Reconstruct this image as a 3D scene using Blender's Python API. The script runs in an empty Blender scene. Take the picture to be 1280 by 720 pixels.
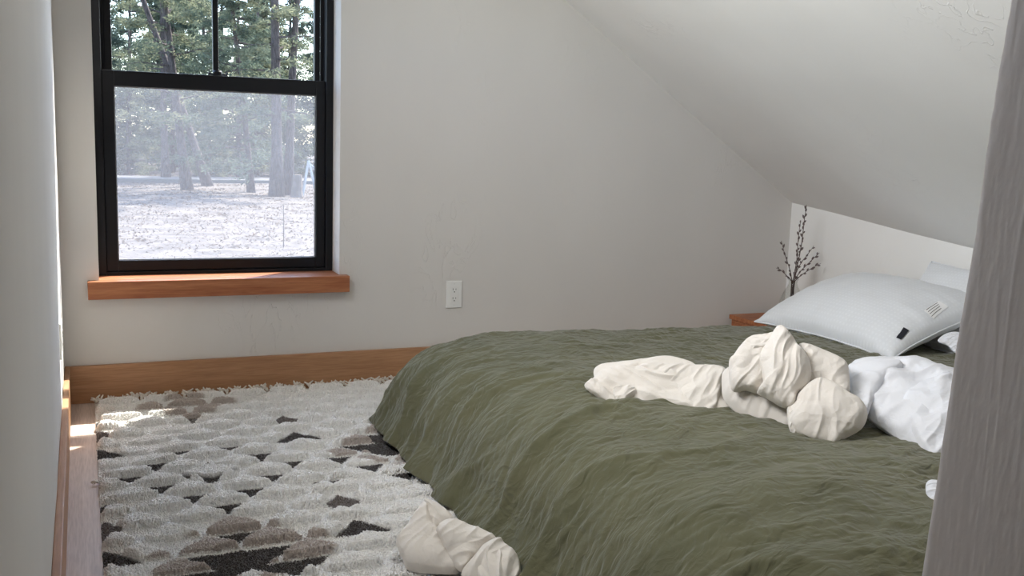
import bpy, bmesh, math, random, base64, zlib
import numpy as np
from mathutils import Vector, Matrix

SC = bpy.context.scene
COL = SC.collection
random.seed(7)

# ------------------------------------------------------------------ camera
# room axes: x along the window wall (left wall at x=0), y into the room is negative, z up
cam_d = bpy.data.cameras.new('camera')
cam = bpy.data.objects.new('camera', cam_d)
COL.objects.link(cam)
SC.camera = cam
RX = Vector((0.91851878, -0.39403831, 0.03251233))     # image right
RD = Vector((-0.02918954, -0.14958862, -0.98831737))   # image down
RF = Vector((0.39429838, 0.90683905, -0.14890175))     # forward
cam.matrix_world = Matrix(((RX.x, -RD.x, -RF.x, 0.0601),
                           (RX.y, -RD.y, -RF.y, -3.9527),
                           (RX.z, -RD.z, -RF.z, 1.0320),
                           (0, 0, 0, 1)))
cam_d.sensor_width = 36.0
cam_d.lens = 36.0 * 1242.75 / 1280.0
cam_d.clip_start = 0.02
cam_d.clip_end = 600

# ------------------------------------------------------------------ world, sun, lights, exposure
W = bpy.data.worlds.new('daylight')
SC.world = W
W.use_nodes = True
wn = W.node_tree.nodes
wl = W.node_tree.links
wn.clear()
sky = wn.new('ShaderNodeTexSky')
sky.sky_type = 'NISHITA'
sky.sun_disc = False
sky.sun_elevation = math.radians(49)
sky.sun_rotation = math.radians(50)
sky.altitude = 600
sky.air_density = 1.0
sky.dust_density = 1.6
bg = wn.new('ShaderNodeBackground')
bg.inputs['Strength'].default_value = 1.15
wo = wn.new('ShaderNodeOutputWorld')
wl.new(sky.outputs[0], bg.inputs[0])
wl.new(bg.outputs[0], wo.inputs[0])

sun_d = bpy.data.lights.new('sun', 'SUN')
sun_d.energy = 18.0
sun_d.angle = math.radians(0.6)
sun_d.color = (1.0, 0.95, 0.86)
sun = bpy.data.objects.new('sun', sun_d)
COL.objects.link(sun)
sun.rotation_euler = Vector((-0.66, -0.56, -1.0)).to_track_quat('-Z', 'Y').to_euler()


def area(name, loc, target, sx, sy, power, color=(1, 1, 1)):
    d = bpy.data.lights.new(name, 'AREA')
    d.shape = 'RECTANGLE'
    d.size = sx
    d.size_y = sy
    d.energy = power
    d.color = color
    o = bpy.data.objects.new(name, d)
    COL.objects.link(o)
    o.location = loc
    o.rotation_euler = (Vector(target) - Vector(loc)).to_track_quat('-Z', 'Y').to_euler()
    return o


# added fill lamps: one in an invented left-wall window, one under the hall ceiling
sw = area('side_fill', (-0.05, -1.85, 1.86), (3.0, -1.55, 0.60), 1.25, 0.70, 27, (1.0, 0.97, 0.92))
sw.data.spread = math.radians(120)
area('hall_fill', (0.50, -4.9, 2.38), (0.50, -4.7, 0.0), 0.8, 1.2, 0.9, (1.0, 0.97, 0.94))

SC.view_settings.view_transform = 'Standard'
SC.view_settings.look = 'None'
SC.view_settings.exposure = 0.0
SC.view_settings.gamma = 1.0
SC.view_settings.use_curve_mapping = False
SC.cycles.use_denoising = True
SC.cycles.max_bounces = 10
SC.cycles.diffuse_bounces = 6
SC.cycles.transparent_max_bounces = 16
SC.cycles.sample_clamp_indirect = 6.0
SC.cycles.caustics_reflective = False
SC.cycles.caustics_refractive = False


# ------------------------------------------------------------------ noise
_rng = np.random.RandomState(3)
_perm = np.concatenate([_rng.permutation(256)] * 3)
_grad = _rng.normal(size=(256, 3))
_grad /= np.linalg.norm(_grad, axis=1)[:, None]


def perlin(x, y, z=None):
    x = np.asarray(x, float)
    y = np.asarray(y, float)
    z = np.zeros_like(x) if z is None else np.asarray(z, float) + np.zeros_like(x)
    xi, yi, zi = np.floor(x).astype(int), np.floor(y).astype(int), np.floor(z).astype(int)
    xf, yf, zf = x - xi, y - yi, z - zi
    u, v, w = [t * t * t * (t * (t * 6 - 15) + 10) for t in (xf, yf, zf)]
    out = 0
    for dx in (0, 1):
        for dy in (0, 1):
            for dz in (0, 1):
                g = _grad[_perm[_perm[_perm[(xi + dx) & 255] + ((yi + dy) & 255)] + ((zi + dz) & 255)]]
                d = g[..., 0] * (xf - dx) + g[..., 1] * (yf - dy) + g[..., 2] * (zf - dz)
                out = out + d * (u if dx else 1 - u) * (v if dy else 1 - v) * (w if dz else 1 - w)
    return out * 1.5


def ridged(x, y, z=None):
    return 1.0 - np.abs(perlin(x, y, z)) * 2.0


def sstep(a, b, x):
    t = np.clip((x - a) / (b - a), 0, 1)
    return t * t * (3 - 2 * t)


# ------------------------------------------------------------------ materials
MATS = {}


def mat(name, col, rough=0.6, var=0.0, vscale=8.0, bump=0.0, bscale=60.0, stretch=(1, 1, 1), col2=None,
        sheen=0.0, spec=0.4, coords='Object', detail=4.0, bdist=0.01):
    m = bpy.data.materials.new(name)
    MATS[name] = m
    m.use_nodes = True
    nt = m.node_tree
    n, l = nt.nodes, nt.links
    b = n['Principled BSDF']
    b.inputs['Roughness'].default_value = rough
    b.inputs['Specular IOR Level'].default_value = spec
    if sheen:
        b.inputs['Sheen Weight'].default_value = sheen
    tc = n.new('ShaderNodeTexCoord')
    mp = n.new('ShaderNodeMapping')
    mp.inputs['Scale'].default_value = stretch
    l.new(tc.outputs[coords], mp.inputs[0])
    c2 = col2 or tuple(max(0, c * (1 - var)) for c in col)
    nz = n.new('ShaderNodeTexNoise')
    nz.inputs['Scale'].default_value = vscale
    nz.inputs['Detail'].default_value = detail
    l.new(mp.outputs[0], nz.inputs['Vector'])
    rp = n.new('ShaderNodeValToRGB')
    rp.color_ramp.elements[0].position = 0.32
    rp.color_ramp.elements[1].position = 0.68
    rp.color_ramp.elements[0].color = (*c2, 1)
    rp.color_ramp.elements[1].color = (*col, 1)
    l.new(nz.outputs[0], rp.inputs[0])
    l.new(rp.outputs[0], b.inputs['Base Color'])
    if bump:
        n2 = n.new('ShaderNodeTexNoise')
        n2.inputs['Scale'].default_value = bscale
        n2.inputs['Detail'].default_value = 5.0
        l.new(mp.outputs[0], n2.inputs['Vector'])
        bp = n.new('ShaderNodeBump')
        bp.inputs['Strength'].default_value = bump
        bp.inputs['Distance'].default_value = bdist
        l.new(n2.outputs[0], bp.inputs['Height'])
        l.new(bp.outputs[0], b.inputs['Normal'])
    return m


def wood(name, light, dark, axis, ring=26.0, rough=0.5, grain=220.0, randomise=0.0):
    """fir / oak boards: wavy growth lines running along one axis"""
    m = bpy.data.materials.new(name)
    MATS[name] = m
    m.use_nodes = True
    nt = m.node_tree
    n, l = nt.nodes, nt.links
    b = n['Principled BSDF']
    b.inputs['Roughness'].default_value = rough
    b.inputs['Specular IOR Level'].default_value = 0.35
    tc = n.new('ShaderNodeTexCoord')
    mp = n.new('ShaderNodeMapping')
    s = [1.0, 1.0, 1.0]
    s[axis] = 0.06
    mp.inputs['Scale'].default_value = s
    l.new(tc.outputs['Object'], mp.inputs[0])
    nz = n.new('ShaderNodeTexNoise')
    nz.inputs['Scale'].default_value = ring
    nz.inputs['Detail'].default_value = 6.0
    nz.inputs['Roughness'].default_value = 0.65
    nz.inputs['Distortion'].default_value = 0.6
    l.new(mp.outputs[0], nz.inputs['Vector'])
    rp = n.new('ShaderNodeValToRGB')
    rp.color_ramp.elements[0].position = 0.33
    rp.color_ramp.elements[1].position = 0.66
    rp.color_ramp.elements[0].color = (*dark, 1)
    rp.color_ramp.elements[1].color = (*light, 1)
    l.new(nz.outputs[0], rp.inputs[0])
    n2 = n.new('ShaderNodeTexNoise')
    n2.inputs['Scale'].default_value = grain
    n2.inputs['Detail'].default_value = 3.0
    l.new(mp.outputs[0], n2.inputs['Vector'])
    mx = n.new('ShaderNodeMixRGB')
    mx.blend_type = 'MULTIPLY'
    mx.inputs[0].default_value = 0.35
    l.new(rp.outputs[0], mx.inputs[1])
    r2 = n.new('ShaderNodeValToRGB')
    r2.color_ramp.elements[0].position = 0.35
    r2.color_ramp.elements[0].color = (0.55, 0.5, 0.48, 1)
    r2.color_ramp.elements[1].position = 0.6
    l.new(n2.outputs[0], r2.inputs[0])
    l.new(r2.outputs[0], mx.inputs[2])
    out = mx.outputs[0]
    if randomise:
        oi = n.new('ShaderNodeObjectInfo')
        hs = n.new('ShaderNodeHueSaturation')
        mr = n.new('ShaderNodeMapRange')
        mr.inputs['To Min'].default_value = 1 - randomise
        mr.inputs['To Max'].default_value = 1 + randomise
        l.new(oi.outputs['Random'], mr.inputs[0])
        l.new(mr.outputs[0], hs.inputs['Value'])
        l.new(out, hs.inputs['Color'])
        out = hs.outputs[0]
    l.new(out, b.inputs['Base Color'])
    bp = n.new('ShaderNodeBump')
    bp.inputs['Strength'].default_value = 0.12
    bp.inputs['Distance'].default_value = 0.002
    l.new(n2.outputs[0], bp.inputs['Height'])
    l.new(bp.outputs[0], b.inputs['Normal'])
    return m


def plaster(name, col, big=0.35, streak=0.0, fine=0.25, strength=0.5):
    """hand-trowelled plaster: soft undulation, raised drips and trowel strokes"""
    m = bpy.data.materials.new(name)
    MATS[name] = m
    m.use_nodes = True
    nt = m.node_tree
    n, l = nt.nodes, nt.links
    b = n['Principled BSDF']
    b.inputs['Roughness'].default_value = 0.75
    b.inputs['Specular IOR Level'].default_value = 0.25
    tc = n.new('ShaderNodeTexCoord')
    mp = n.new('ShaderNodeMapping')
    mp.inputs['Scale'].default_value = (1, 1, 0.45)
    l.new(tc.outputs['Object'], mp.inputs[0])

    def noise(scale, detail, dist=0.0, vec=mp):
        z = n.new('ShaderNodeTexNoise')
        z.inputs['Scale'].default_value = scale
        z.inputs['Detail'].default_value = detail
        z.inputs['Distortion'].default_value = dist
        l.new(vec.outputs[0], z.inputs['Vector'])
        return z
    a = noise(3.0, 2.0)
    c = noise(11.0, 3.0, 1.2)
    f = noise(90.0, 3.0)
    # thin ridges where the trowel stopped: narrow band of a distorted noise, kept to patches
    rg = n.new('ShaderNodeMapRange')
    rg.inputs['From Min'].default_value = 0.485
    rg.inputs['From Max'].default_value = 0.5
    l.new(c.outputs[0], rg.inputs[0])
    rg2 = n.new('ShaderNodeMapRange')
    rg2.inputs['From Min'].default_value = 0.515
    rg2.inputs['From Max'].default_value = 0.5
    l.new(c.outputs[0], rg2.inputs[0])
    mul = n.new('ShaderNodeMath')
    mul.operation = 'MULTIPLY'
    l.new(rg.outputs[0], mul.inputs[0])
    l.new(rg2.outputs[0], mul.inputs[1])
    pm = n.new('ShaderNodeMapRange')
    pm.inputs['From Min'].default_value = 0.56
    pm.inputs['From Max'].default_value = 0.68
    l.new(noise(2.2, 2.0).outputs[0], pm.inputs[0])
    m2 = n.new('ShaderNodeMath')
    m2.operation = 'MULTIPLY'
    l.new(mul.outputs[0], m2.inputs[0])
    l.new(pm.outputs[0], m2.inputs[1])
    s1 = n.new('ShaderNodeMath')
    s1.operation = 'MULTIPLY_ADD'
    s1.inputs[1].default_value = big
    l.new(a.outputs[0], s1.inputs[0])
    sc_ = n.new('ShaderNodeMath')
    sc_.operation = 'MULTIPLY'
    sc_.inputs[1].default_value = 0.25
    l.new(m2.outputs[0], sc_.inputs[0])
    l.new(sc_.outputs[0], s1.inputs[2])
    s2 = n.new('ShaderNodeMath')
    s2.operation = 'MULTIPLY_ADD'
    s2.inputs[1].default_value = fine * 0.12
    l.new(f.outputs[0], s2.inputs[0])
    l.new(s1.outputs[0], s2.inputs[2])
    bp = n.new('ShaderNodeBump')
    bp.inputs['Strength'].default_value = strength
    bp.inputs['Distance'].default_value = 0.02
    l.new(s2.outputs[0], bp.inputs['Height'])
    l.new(bp.outputs[0], b.inputs['Normal'])
    rp = n.new('ShaderNodeValToRGB')
    rp.color_ramp.elements[0].position = 0.3
    rp.color_ramp.elements[1].position = 0.7
    rp.color_ramp.elements[0].color = (*[x * 0.965 for x in col], 1)
    rp.color_ramp.elements[1].color = (*col, 1)
    l.new(a.outputs[0], rp.inputs[0])
    l.new(rp.outputs[0], b.inputs['Base Color'])
    return m


plaster('plaster', (0.655, 0.635, 0.605), strength=0.42)
plaster('plaster_ceiling', (0.80, 0.795, 0.775), strength=0.42)
plaster('plaster_rough', (0.76, 0.71, 0.675), strength=0.45, fine=0.6)
wood('fir', (0.47, 0.265, 0.145), (0.37, 0.19, 0.095), 0, ring=34)
wood('fir_y', (0.47, 0.265, 0.145), (0.37, 0.19, 0.095), 1, ring=34)
wood('fir_red', (0.46, 0.19, 0.085), (0.27, 0.085, 0.035), 0, ring=60)
wood('floor_oak', (0.68, 0.57, 0.50), (0.56, 0.46, 0.40), 1, ring=22, rough=0.45, randomise=0.08)
mat('black_paint', (0.006, 0.007, 0.010), rough=0.45, var=0.15, spec=0.28)
mat('white_plastic', (0.78, 0.78, 0.76), rough=0.35)
mat('dark_slot', (0.03, 0.03, 0.03), rough=0.6)
mat('screw_metal', (0.7, 0.7, 0.68), rough=0.3)
mat('mattress_fabric', (0.62, 0.6, 0.57), rough=0.9, bump=0.2, bscale=200)


def linen(name, col, col2):
    m = mat(name, col, rough=0.9, col2=col2, vscale=7.0, sheen=0.22, spec=0.18)
    nt = m.node_tree
    n, l = nt.nodes, nt.links
    b = n['Principled BSDF']
    uv = n.new('ShaderNodeUVMap')
    # crinkles: sharp little ridges stretched along the cloth, over a fine weave
    wz = n.new('ShaderNodeTexNoise')
    wz.inputs['Scale'].default_value = 4.0
    wz.inputs['Detail'].default_value = 3.0
    l.new(uv.outputs[0], wz.inputs['Vector'])
    wv = n.new('ShaderNodeVectorMath')
    wv.operation = 'MULTIPLY_ADD'
    wv.inputs[1].default_value = (0.22, 0.22, 0.0)
    l.new(wz.outputs['Color'], wv.inputs[0])
    l.new(uv.outputs[0], wv.inputs[2])

    def ridge(st, detail, w):
        mp = n.new('ShaderNodeMapping')
        mp.inputs['Scale'].default_value = st
        l.new(wv.outputs[0], mp.inputs[0])
        z = n.new('ShaderNodeTexNoise')
        z.inputs['Scale'].default_value = 1.0
        z.inputs['Detail'].default_value = detail
        l.new(mp.outputs[0], z.inputs['Vector'])
        a = n.new('ShaderNodeMath')
        a.operation = 'SUBTRACT'
        a.inputs[1].default_value = 0.5
        l.new(z.outputs[0], a.inputs[0])
        b_ = n.new('ShaderNodeMath')
        b_.operation = 'ABSOLUTE'
        l.new(a.outputs[0], b_.inputs[0])
        c = n.new('ShaderNodeMath')
        c.operation = 'MULTIPLY'
        c.inputs[1].default_value = -w
        l.new(b_.outputs[0], c.inputs[0])
        return c
    rs_ = [ridge((9, 24, 1), 2.0, 3.2), ridge((26, 58, 1), 2.0, 0.7), ridge((22, 17, 1), 2.0, 2.4), ridge((220, 220, 1), 1.0, 0.2)]
    acc = rs_[0]
    for r_ in rs_[1:]:
        ad_ = n.new('ShaderNodeMath')
        ad_.operation = 'ADD'
        l.new(acc.outputs[0], ad_.inputs[0])
        l.new(r_.outputs[0], ad_.inputs[1])
        acc = ad_
    bp = n.new('ShaderNodeBump')
    bp.inputs['Strength'].default_value = 0.85
    bp.inputs['Distance'].default_value = 0.006
    l.new(acc.outputs[0], bp.inputs['Height'])
    l.new(bp.outputs[0], b.inputs['Normal'])
    return m


linen('green_linen', (0.122, 0.121, 0.070), (0.100, 0.101, 0.057))


def cotton(name, col, col2):
    m = mat(name, col, rough=0.8, col2=col2, vscale=5.0, sheen=0.15, spec=0.25)
    n, l = m.node_tree.nodes, m.node_tree.links
    tc = n.new('ShaderNodeTexCoord')
    out = None
    for sc_, w in ((16, 1.0), (42, 0.35)):
        z = n.new('ShaderNodeTexNoise')
        z.inputs['Scale'].default_value = sc_
        z.inputs['Detail'].default_value = 1.5
        z.inputs['Distortion'].default_value = 0.8
        l.new(tc.outputs['Object'], z.inputs['Vector'])
        a = n.new('ShaderNodeMath')
        a.operation = 'SUBTRACT'
        a.inputs[1].default_value = 0.5
        l.new(z.outputs[0], a.inputs[0])
        b_ = n.new('ShaderNodeMath')
        b_.operation = 'ABSOLUTE'
        l.new(a.outputs[0], b_.inputs[0])
        c = n.new('ShaderNodeMath')
        c.operation = 'MULTIPLY'
        c.inputs[1].default_value = -w
        l.new(b_.outputs[0], c.inputs[0])
        if out:
            s_ = n.new('ShaderNodeMath')
            s_.operation = 'ADD'
            l.new(out.outputs[0], s_.inputs[0])
            l.new(c.outputs[0], s_.inputs[1])
            out = s_
        else:
            out = c
    bp = n.new('ShaderNodeBump')
    bp.inputs['Strength'].default_value = 0.5
    bp.inputs['Distance'].default_value = 0.014
    l.new(out.outputs[0], bp.inputs['Height'])
    l.new(bp.outputs[0], n['Principled BSDF'].inputs['Normal'])
    return m


cotton('cream_cotton', (0.74, 0.705, 0.655), (0.70, 0.66, 0.61))
cotton('white_cotton', (0.73, 0.745, 0.785), (0.70, 0.715, 0.755))
mat('down_cotton', (0.68, 0.70, 0.725), rough=0.75, var=0.03, vscale=5, bump=0.12, bscale=30, sheen=0.15, spec=0.3, bdist=0.006)


def glass_mat(name, tint, gloss):
    m = bpy.data.materials.new(name)
    MATS[name] = m
    m.use_nodes = True
    n, l = m.node_tree.nodes, m.node_tree.links
    n.clear()
    t = n.new('ShaderNodeBsdfTransparent')
    t.inputs[0].default_value = (*tint, 1)
    g = n.new('ShaderNodeBsdfGlossy')
    g.inputs['Roughness'].default_value = 0.02
    lw = n.new('ShaderNodeLayerWeight')
    pw_ = n.new('ShaderNodeMath')
    pw_.operation = 'POWER'
    pw_.inputs[1].default_value = 4.0
    l.new(lw.outputs['Facing'], pw_.inputs[0])
    fr = n.new('ShaderNodeMath')
    fr.operation = 'MULTIPLY_ADD'
    fr.inputs[1].default_value = gloss
    fr.inputs[2].default_value = 0.02
    l.new(pw_.outputs[0], fr.inputs[0])
    mx = n.new('ShaderNodeMixShader')
    o = n.new('ShaderNodeOutputMaterial')
    l.new(fr.outputs[0], mx.inputs[0])
    l.new(t.outputs[0], mx.inputs[1])
    l.new(g.outputs[0], mx.inputs[2])
    l.new(mx.outputs[0], o.inputs[0])
    return m


glass_mat('window_glass', (0.97, 0.98, 0.98), 0.25)
glass_mat('vase_glass', (0.95, 0.955, 0.95), 0.55)

# insect screen: a fine pale mesh, part open air, part wire
m = bpy.data.materials.new('insect_screen')
MATS['insect_screen'] = m
m.use_nodes = True
n, l = m.node_tree.nodes, m.node_tree.links
n.clear()
t = n.new('ShaderNodeBsdfTransparent')
d = n.new('ShaderNodeBsdfDiffuse')
d.inputs[0].default_value = (0.62, 0.62, 0.68, 1)
tr = n.new('ShaderNodeBsdfTranslucent')
tr.inputs[0].default_value = (0.62, 0.62, 0.68, 1)
ad = n.new('ShaderNodeMixShader')
ad.inputs[0].default_value = 0.6
tc = n.new('ShaderNodeTexCoord')
nz = n.new('ShaderNodeTexNoise')
nz.inputs['Scale'].default_value = 420.0
nz.inputs['Detail'].default_value = 2.0
mr = n.new('ShaderNodeMapRange')
mr.inputs['From Min'].default_value = 0.3
mr.inputs['From Max'].default_value = 0.7
mr.inputs['To Min'].default_value = 0.055
mr.inputs['To Max'].default_value = 0.155
mx = n.new('ShaderNodeMixShader')
o = n.new('ShaderNodeOutputMaterial')
l.new(tc.outputs['Object'], nz.inputs['Vector'])
l.new(nz.outputs[0], mr.inputs[0])
l.new(mr.outputs[0], mx.inputs[0])
l.new(d.outputs[0], ad.inputs[1])
l.new(tr.outputs[0], ad.inputs[2])
l.new(t.outputs[0], mx.inputs[1])
l.new(ad.outputs[0], mx.inputs[2])
l.new(mx.outputs[0], o.inputs[0])


def leaf_mat(name, col, col2):
    m = bpy.data.materials.new(name)
    MATS[name] = m
    m.use_nodes = True
    n, l = m.node_tree.nodes, m.node_tree.links
    n.clear()
    tc = n.new('ShaderNodeTexCoord')
    nz = n.new('ShaderNodeTexNoise')
    nz.inputs['Scale'].default_value = 1.3
    nz.inputs['Detail'].default_value = 6.0
    rp = n.new('ShaderNodeValToRGB')
    rp.color_ramp.elements[0].position = 0.35
    rp.color_ramp.elements[1].position = 0.65
    rp.color_ramp.elements[0].color = (*col2, 1)
    rp.color_ramp.elements[1].color = (*col, 1)
    d = n.new('ShaderNodeBsdfDiffuse')
    t = n.new('ShaderNodeBsdfTranslucent')
    mx = n.new('ShaderNodeMixShader')
    mx.inputs[0].default_value = 0.5
    o = n.new('ShaderNodeOutputMaterial')
    l.new(tc.outputs['Object'], nz.inputs['Vector'])
    l.new(nz.outputs[0], rp.inputs[0])
    l.new(rp.outputs[0], d.inputs[0])
    l.new(rp.outputs[0], t.inputs[0])
    l.new(d.outputs[0], mx.inputs[1])
    l.new(t.outputs[0], mx.inputs[2])
    l.new(mx.outputs[0], o.inputs[0])
    return m


leaf_mat('needles_a', (0.15, 0.18, 0.13), (0.06, 0.085, 0.07))
leaf_mat('needles_b', (0.23, 0.235, 0.15), (0.085, 0.11, 0.08))
leaf_mat('dry_grass', (0.15, 0.13, 0.11), (0.085, 0.062, 0.05))
mat('bark', (0.125, 0.10, 0.095), rough=0.95, col2=(0.04, 0.033, 0.032), vscale=3.0, stretch=(6, 6, 1.2), bump=0.8, bscale=5, bdist=0.1)
mat('dry_ground', (0.125, 0.105, 0.09), rough=0.95, col2=(0.05, 0.04, 0.035), vscale=1.6, detail=9, bump=0.6, bscale=2.5, bdist=0.2)
mat('gravel_road', (0.12, 0.115, 0.11), rough=0.95, var=0.2, vscale=1.0)
mat('weathered_white', (0.4, 0.4, 0.4), rough=0.8, var=0.2, vscale=4)
mat('stump_wood', (0.16, 0.13, 0.11), rough=0.9, col2=(0.09, 0.07, 0.06), vscale=4)
mat('twig', (0.085, 0.048, 0.042), rough=0.7, var=0.4, vscale=30)
mat('catkin', (0.16, 0.12, 0.115), rough=0.95, var=0.3, vscale=60, sheen=0.5)
mat('pillow_ticking', (0.66, 0.625, 0.58), rough=0.8, var=0.06, vscale=6, bump=0.15, bscale=40, sheen=0.15, spec=0.25, bdist=0.005)
mat('tag_white', (0.85, 0.85, 0.85), rough=0.6)
mat('tag_black', (0.012, 0.013, 0.02), rough=0.5)
mat('tag_ink', (0.12, 0.12, 0.13), rough=0.8)


# ------------------------------------------------------------------ building helpers
class MB:
    def __init__(self):
        self.bm = bmesh.new()

    def box(self, x0, x1, y0, y1, z0, z1, bev=0.0):
        r = bmesh.ops.create_cube(self.bm, size=1.0)
        vs = r['verts']
        for v in vs:
            v.co = Vector(((x0 + x1) / 2 + v.co.x * (x1 - x0), (y0 + y1) / 2 + v.co.y * (y1 - y0), (z0 + z1) / 2 + v.co.z * (z1 - z0)))
        if bev:
            es = list({e for v in vs for e in v.link_edges})
            bmesh.ops.bevel(self.bm, geom=es, offset=bev, segments=2, affect='EDGES', profile=0.6)
        return self

    def tube(self, pts, rads, seg=8, cap=True):
        pts = [Vector(p) for p in pts]
        rings = []
        ref = Vector((0.31, 0.77, 0.55))
        for i, p in enumerate(pts):
            t = (pts[min(i + 1, len(pts) - 1)] - pts[max(i - 1, 0)]).normalized()
            a = t.cross(ref)
            if a.length < 1e-3:
                a = t.cross(Vector((1, 0, 0)))
            a.normalize()
            b = t.cross(a)
            rings.append([self.bm.verts.new(p + (a * math.cos(2 * math.pi * k / seg) + b * math.sin(2 * math.pi * k / seg)) * rads[i]) for k in range(seg)])
        for r0, r1 in zip(rings, rings[1:]):
            for k in range(seg):
                self.bm.faces.new((r0[k], r0[(k + 1) % seg], r1[(k + 1) % seg], r1[k]))
        if cap:
            self.bm.faces.new(rings[0][::-1])
            self.bm.faces.new(rings[-1])
        return self

    def lathe(self, prof, seg=32, cx=0, cy=0):
        rings = [[self.bm.verts.new((cx + r * math.cos(2 * math.pi * k / seg), cy + r * math.sin(2 * math.pi * k / seg), z)) for k in range(seg)] for r, z in prof]
        for r0, r1 in zip(rings, rings[1:]):
            for k in range(seg):
                self.bm.faces.new((r0[k], r0[(k + 1) % seg], r1[(k + 1) % seg], r1[k]))
        return self

    def poly(self, pts):
        self.bm.faces.new([self.bm.verts.new(p) for p in pts])
        return self

    def build(self, name, material, parent=None, smooth=False, loc=None):
        me = bpy.data.meshes.new(name)
        bmesh.ops.recalc_face_normals(self.bm, faces=self.bm.faces)
        self.bm.to_mesh(me)
        self.bm.free()
        return link(name, me, material, parent, smooth, loc)


def link(name, me, material, parent=None, smooth=False, loc=None):
    if material and not me.materials:
        me.materials.append(MATS[material])
    if smooth:
        me.polygons.foreach_set('use_smooth', [True] * len(me.polygons))
    ob = bpy.data.objects.new(name, me)
    COL.objects.link(ob)
    if parent:
        ob.parent = parent
    if loc:
        ob.location = loc
    return ob


def tag(ob, label=None, cat=None, group=None, kind=None):
    if label:
        ob['label'] = label
    if cat:
        ob['category'] = cat
    if group:
        ob['group'] = group
    if kind:
        ob['kind'] = kind
    return ob


def empty(name, loc=(0, 0, 0)):
    e = bpy.data.objects.new(name, None)
    e.empty_display_size = 0.05
    e.location = loc
    COL.objects.link(e)
    return e


def mesh_np(name, V, F, uv=None, col=None):
    """vertices (n,3), faces (m,k) -> mesh"""
    V = np.ascontiguousarray(V, np.float32)
    F = np.ascontiguousarray(F, np.int32)
    k = F.shape[1]
    me = bpy.data.meshes.new(name)
    me.vertices.add(len(V))
    me.vertices.foreach_set('co', V.ravel())
    me.loops.add(F.size)
    me.loops.foreach_set('vertex_index', F.ravel())
    me.polygons.add(len(F))
    me.polygons.foreach_set('loop_start', np.arange(0, F.size, k, dtype=np.int32))
    if uv is not None:
        lay = me.uv_layers.new(name='UVMap')
        lay.data.foreach_set('uv', np.ascontiguousarray(uv[F.ravel()], np.float32).ravel())
    if col is not None:
        a = me.color_attributes.new('col', 'FLOAT_COLOR', 'POINT')
        c4 = np.ones((len(V), 4), np.float32)
        c4[:, :3] = col
        a.data.foreach_set('color', c4.ravel())
    me.update(calc_edges=True)
    me.validate()
    return me


def grid_faces(nu, nv, wrap_u=False):
    i = np.arange(nu if wrap_u else nu - 1)
    j = np.arange(nv - 1)
    I, J = np.meshgrid(i, j, indexing='ij')
    a = I * nv + J
    b = ((I + 1) % nu) * nv + J
    return np.stack([a, b, b + 1, a + 1], -1).reshape(-1, 4)


def attr_mat(name, rough=0.95, sheen=0.3):
    m = bpy.data.materials.new(name)
    MATS[name] = m
    m.use_nodes = True
    n, l = m.node_tree.nodes, m.node_tree.links
    b = n['Principled BSDF']
    b.inputs['Roughness'].default_value = rough
    b.inputs['Specular IOR Level'].default_value = 0.1
    b.inputs['Sheen Weight'].default_value = sheen
    a = n.new('ShaderNodeAttribute')
    a.attribute_name = 'col'
    nz = n.new('ShaderNodeTexNoise')
    nz.inputs['Scale'].default_value = 260.0
    mx = n.new('ShaderNodeMixRGB')
    mx.blend_type = 'MULTIPLY'
    mx.inputs[0].default_value = 0.25
    l.new(a.outputs['Color'], mx.inputs[1])
    l.new(nz.outputs[0], mx.inputs[2])
    l.new(a.outputs['Color'], b.inputs['Base Color'])
    return m


attr_mat('wool')

# ================================================================== THE ROOM
LW = -0.019            # left wall plane
KX = 3.264             # knee wall plane
FLATZ = 2.42           # flat ceiling height


def ceil_z(x, y):      # sloping ceiling: falls to the right and slightly toward the door
    return 0.765 - (x - KX) * 0.6695 + 0.092 * y


# floor base and boards
fl = tag(MB().box(-0.25, 3.5, -6.0, 0.25, -0.12, -0.02).build('floor', 'floor_oak'), kind='structure')
pw = 0.131
plank_meshes = {}
random.seed(11)
for i in range(26):
    x0 = LW + i * pw
    y = 0.0 - random.uniform(0.4, 2.0) * (i > 0)
    cuts = [0.0] + ([y] if i > 0 else []) + [-2.4 if i == 0 else y - 1.9, -3.9 - 0.07 * (i % 4), -6.0]
    cuts = sorted(set(round(c, 2) for c in cuts), reverse=True)
    for a, b in zip(cuts, cuts[1:]):
        L = round(a - b, 2)
        if L not in plank_meshes:
            o = MB().box(0.0, pw - 0.0016, -L + 0.0008, -0.0008, -0.02, 0.0, 0.0012).build('floor_plank', 'floor_oak', fl)
            plank_meshes[L] = o.data
        else:
            o = link('floor_plank', plank_meshes[L], None, fl)
        o.location = (x0, a, 0)

# window wall (opening 0.108..1.011 x 0.40..1.95)
OX0, OX1, OZ0, OZ1 = 0.108, 1.011, 0.40, 1.95
wb = MB()
for (x0, x1, z0, z1) in ((-0.25, OX0, -0.1, 3.2), (OX1, 3.5, -0.1, 3.2), (OX0, OX1, -0.1, OZ0), (OX0, OX1, OZ1, 3.2)):
    wb.box(x0, x1, 0.0, 0.26, z0, z1)
tag(wb.build('wall_back', 'plaster'), kind='structure')
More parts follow.
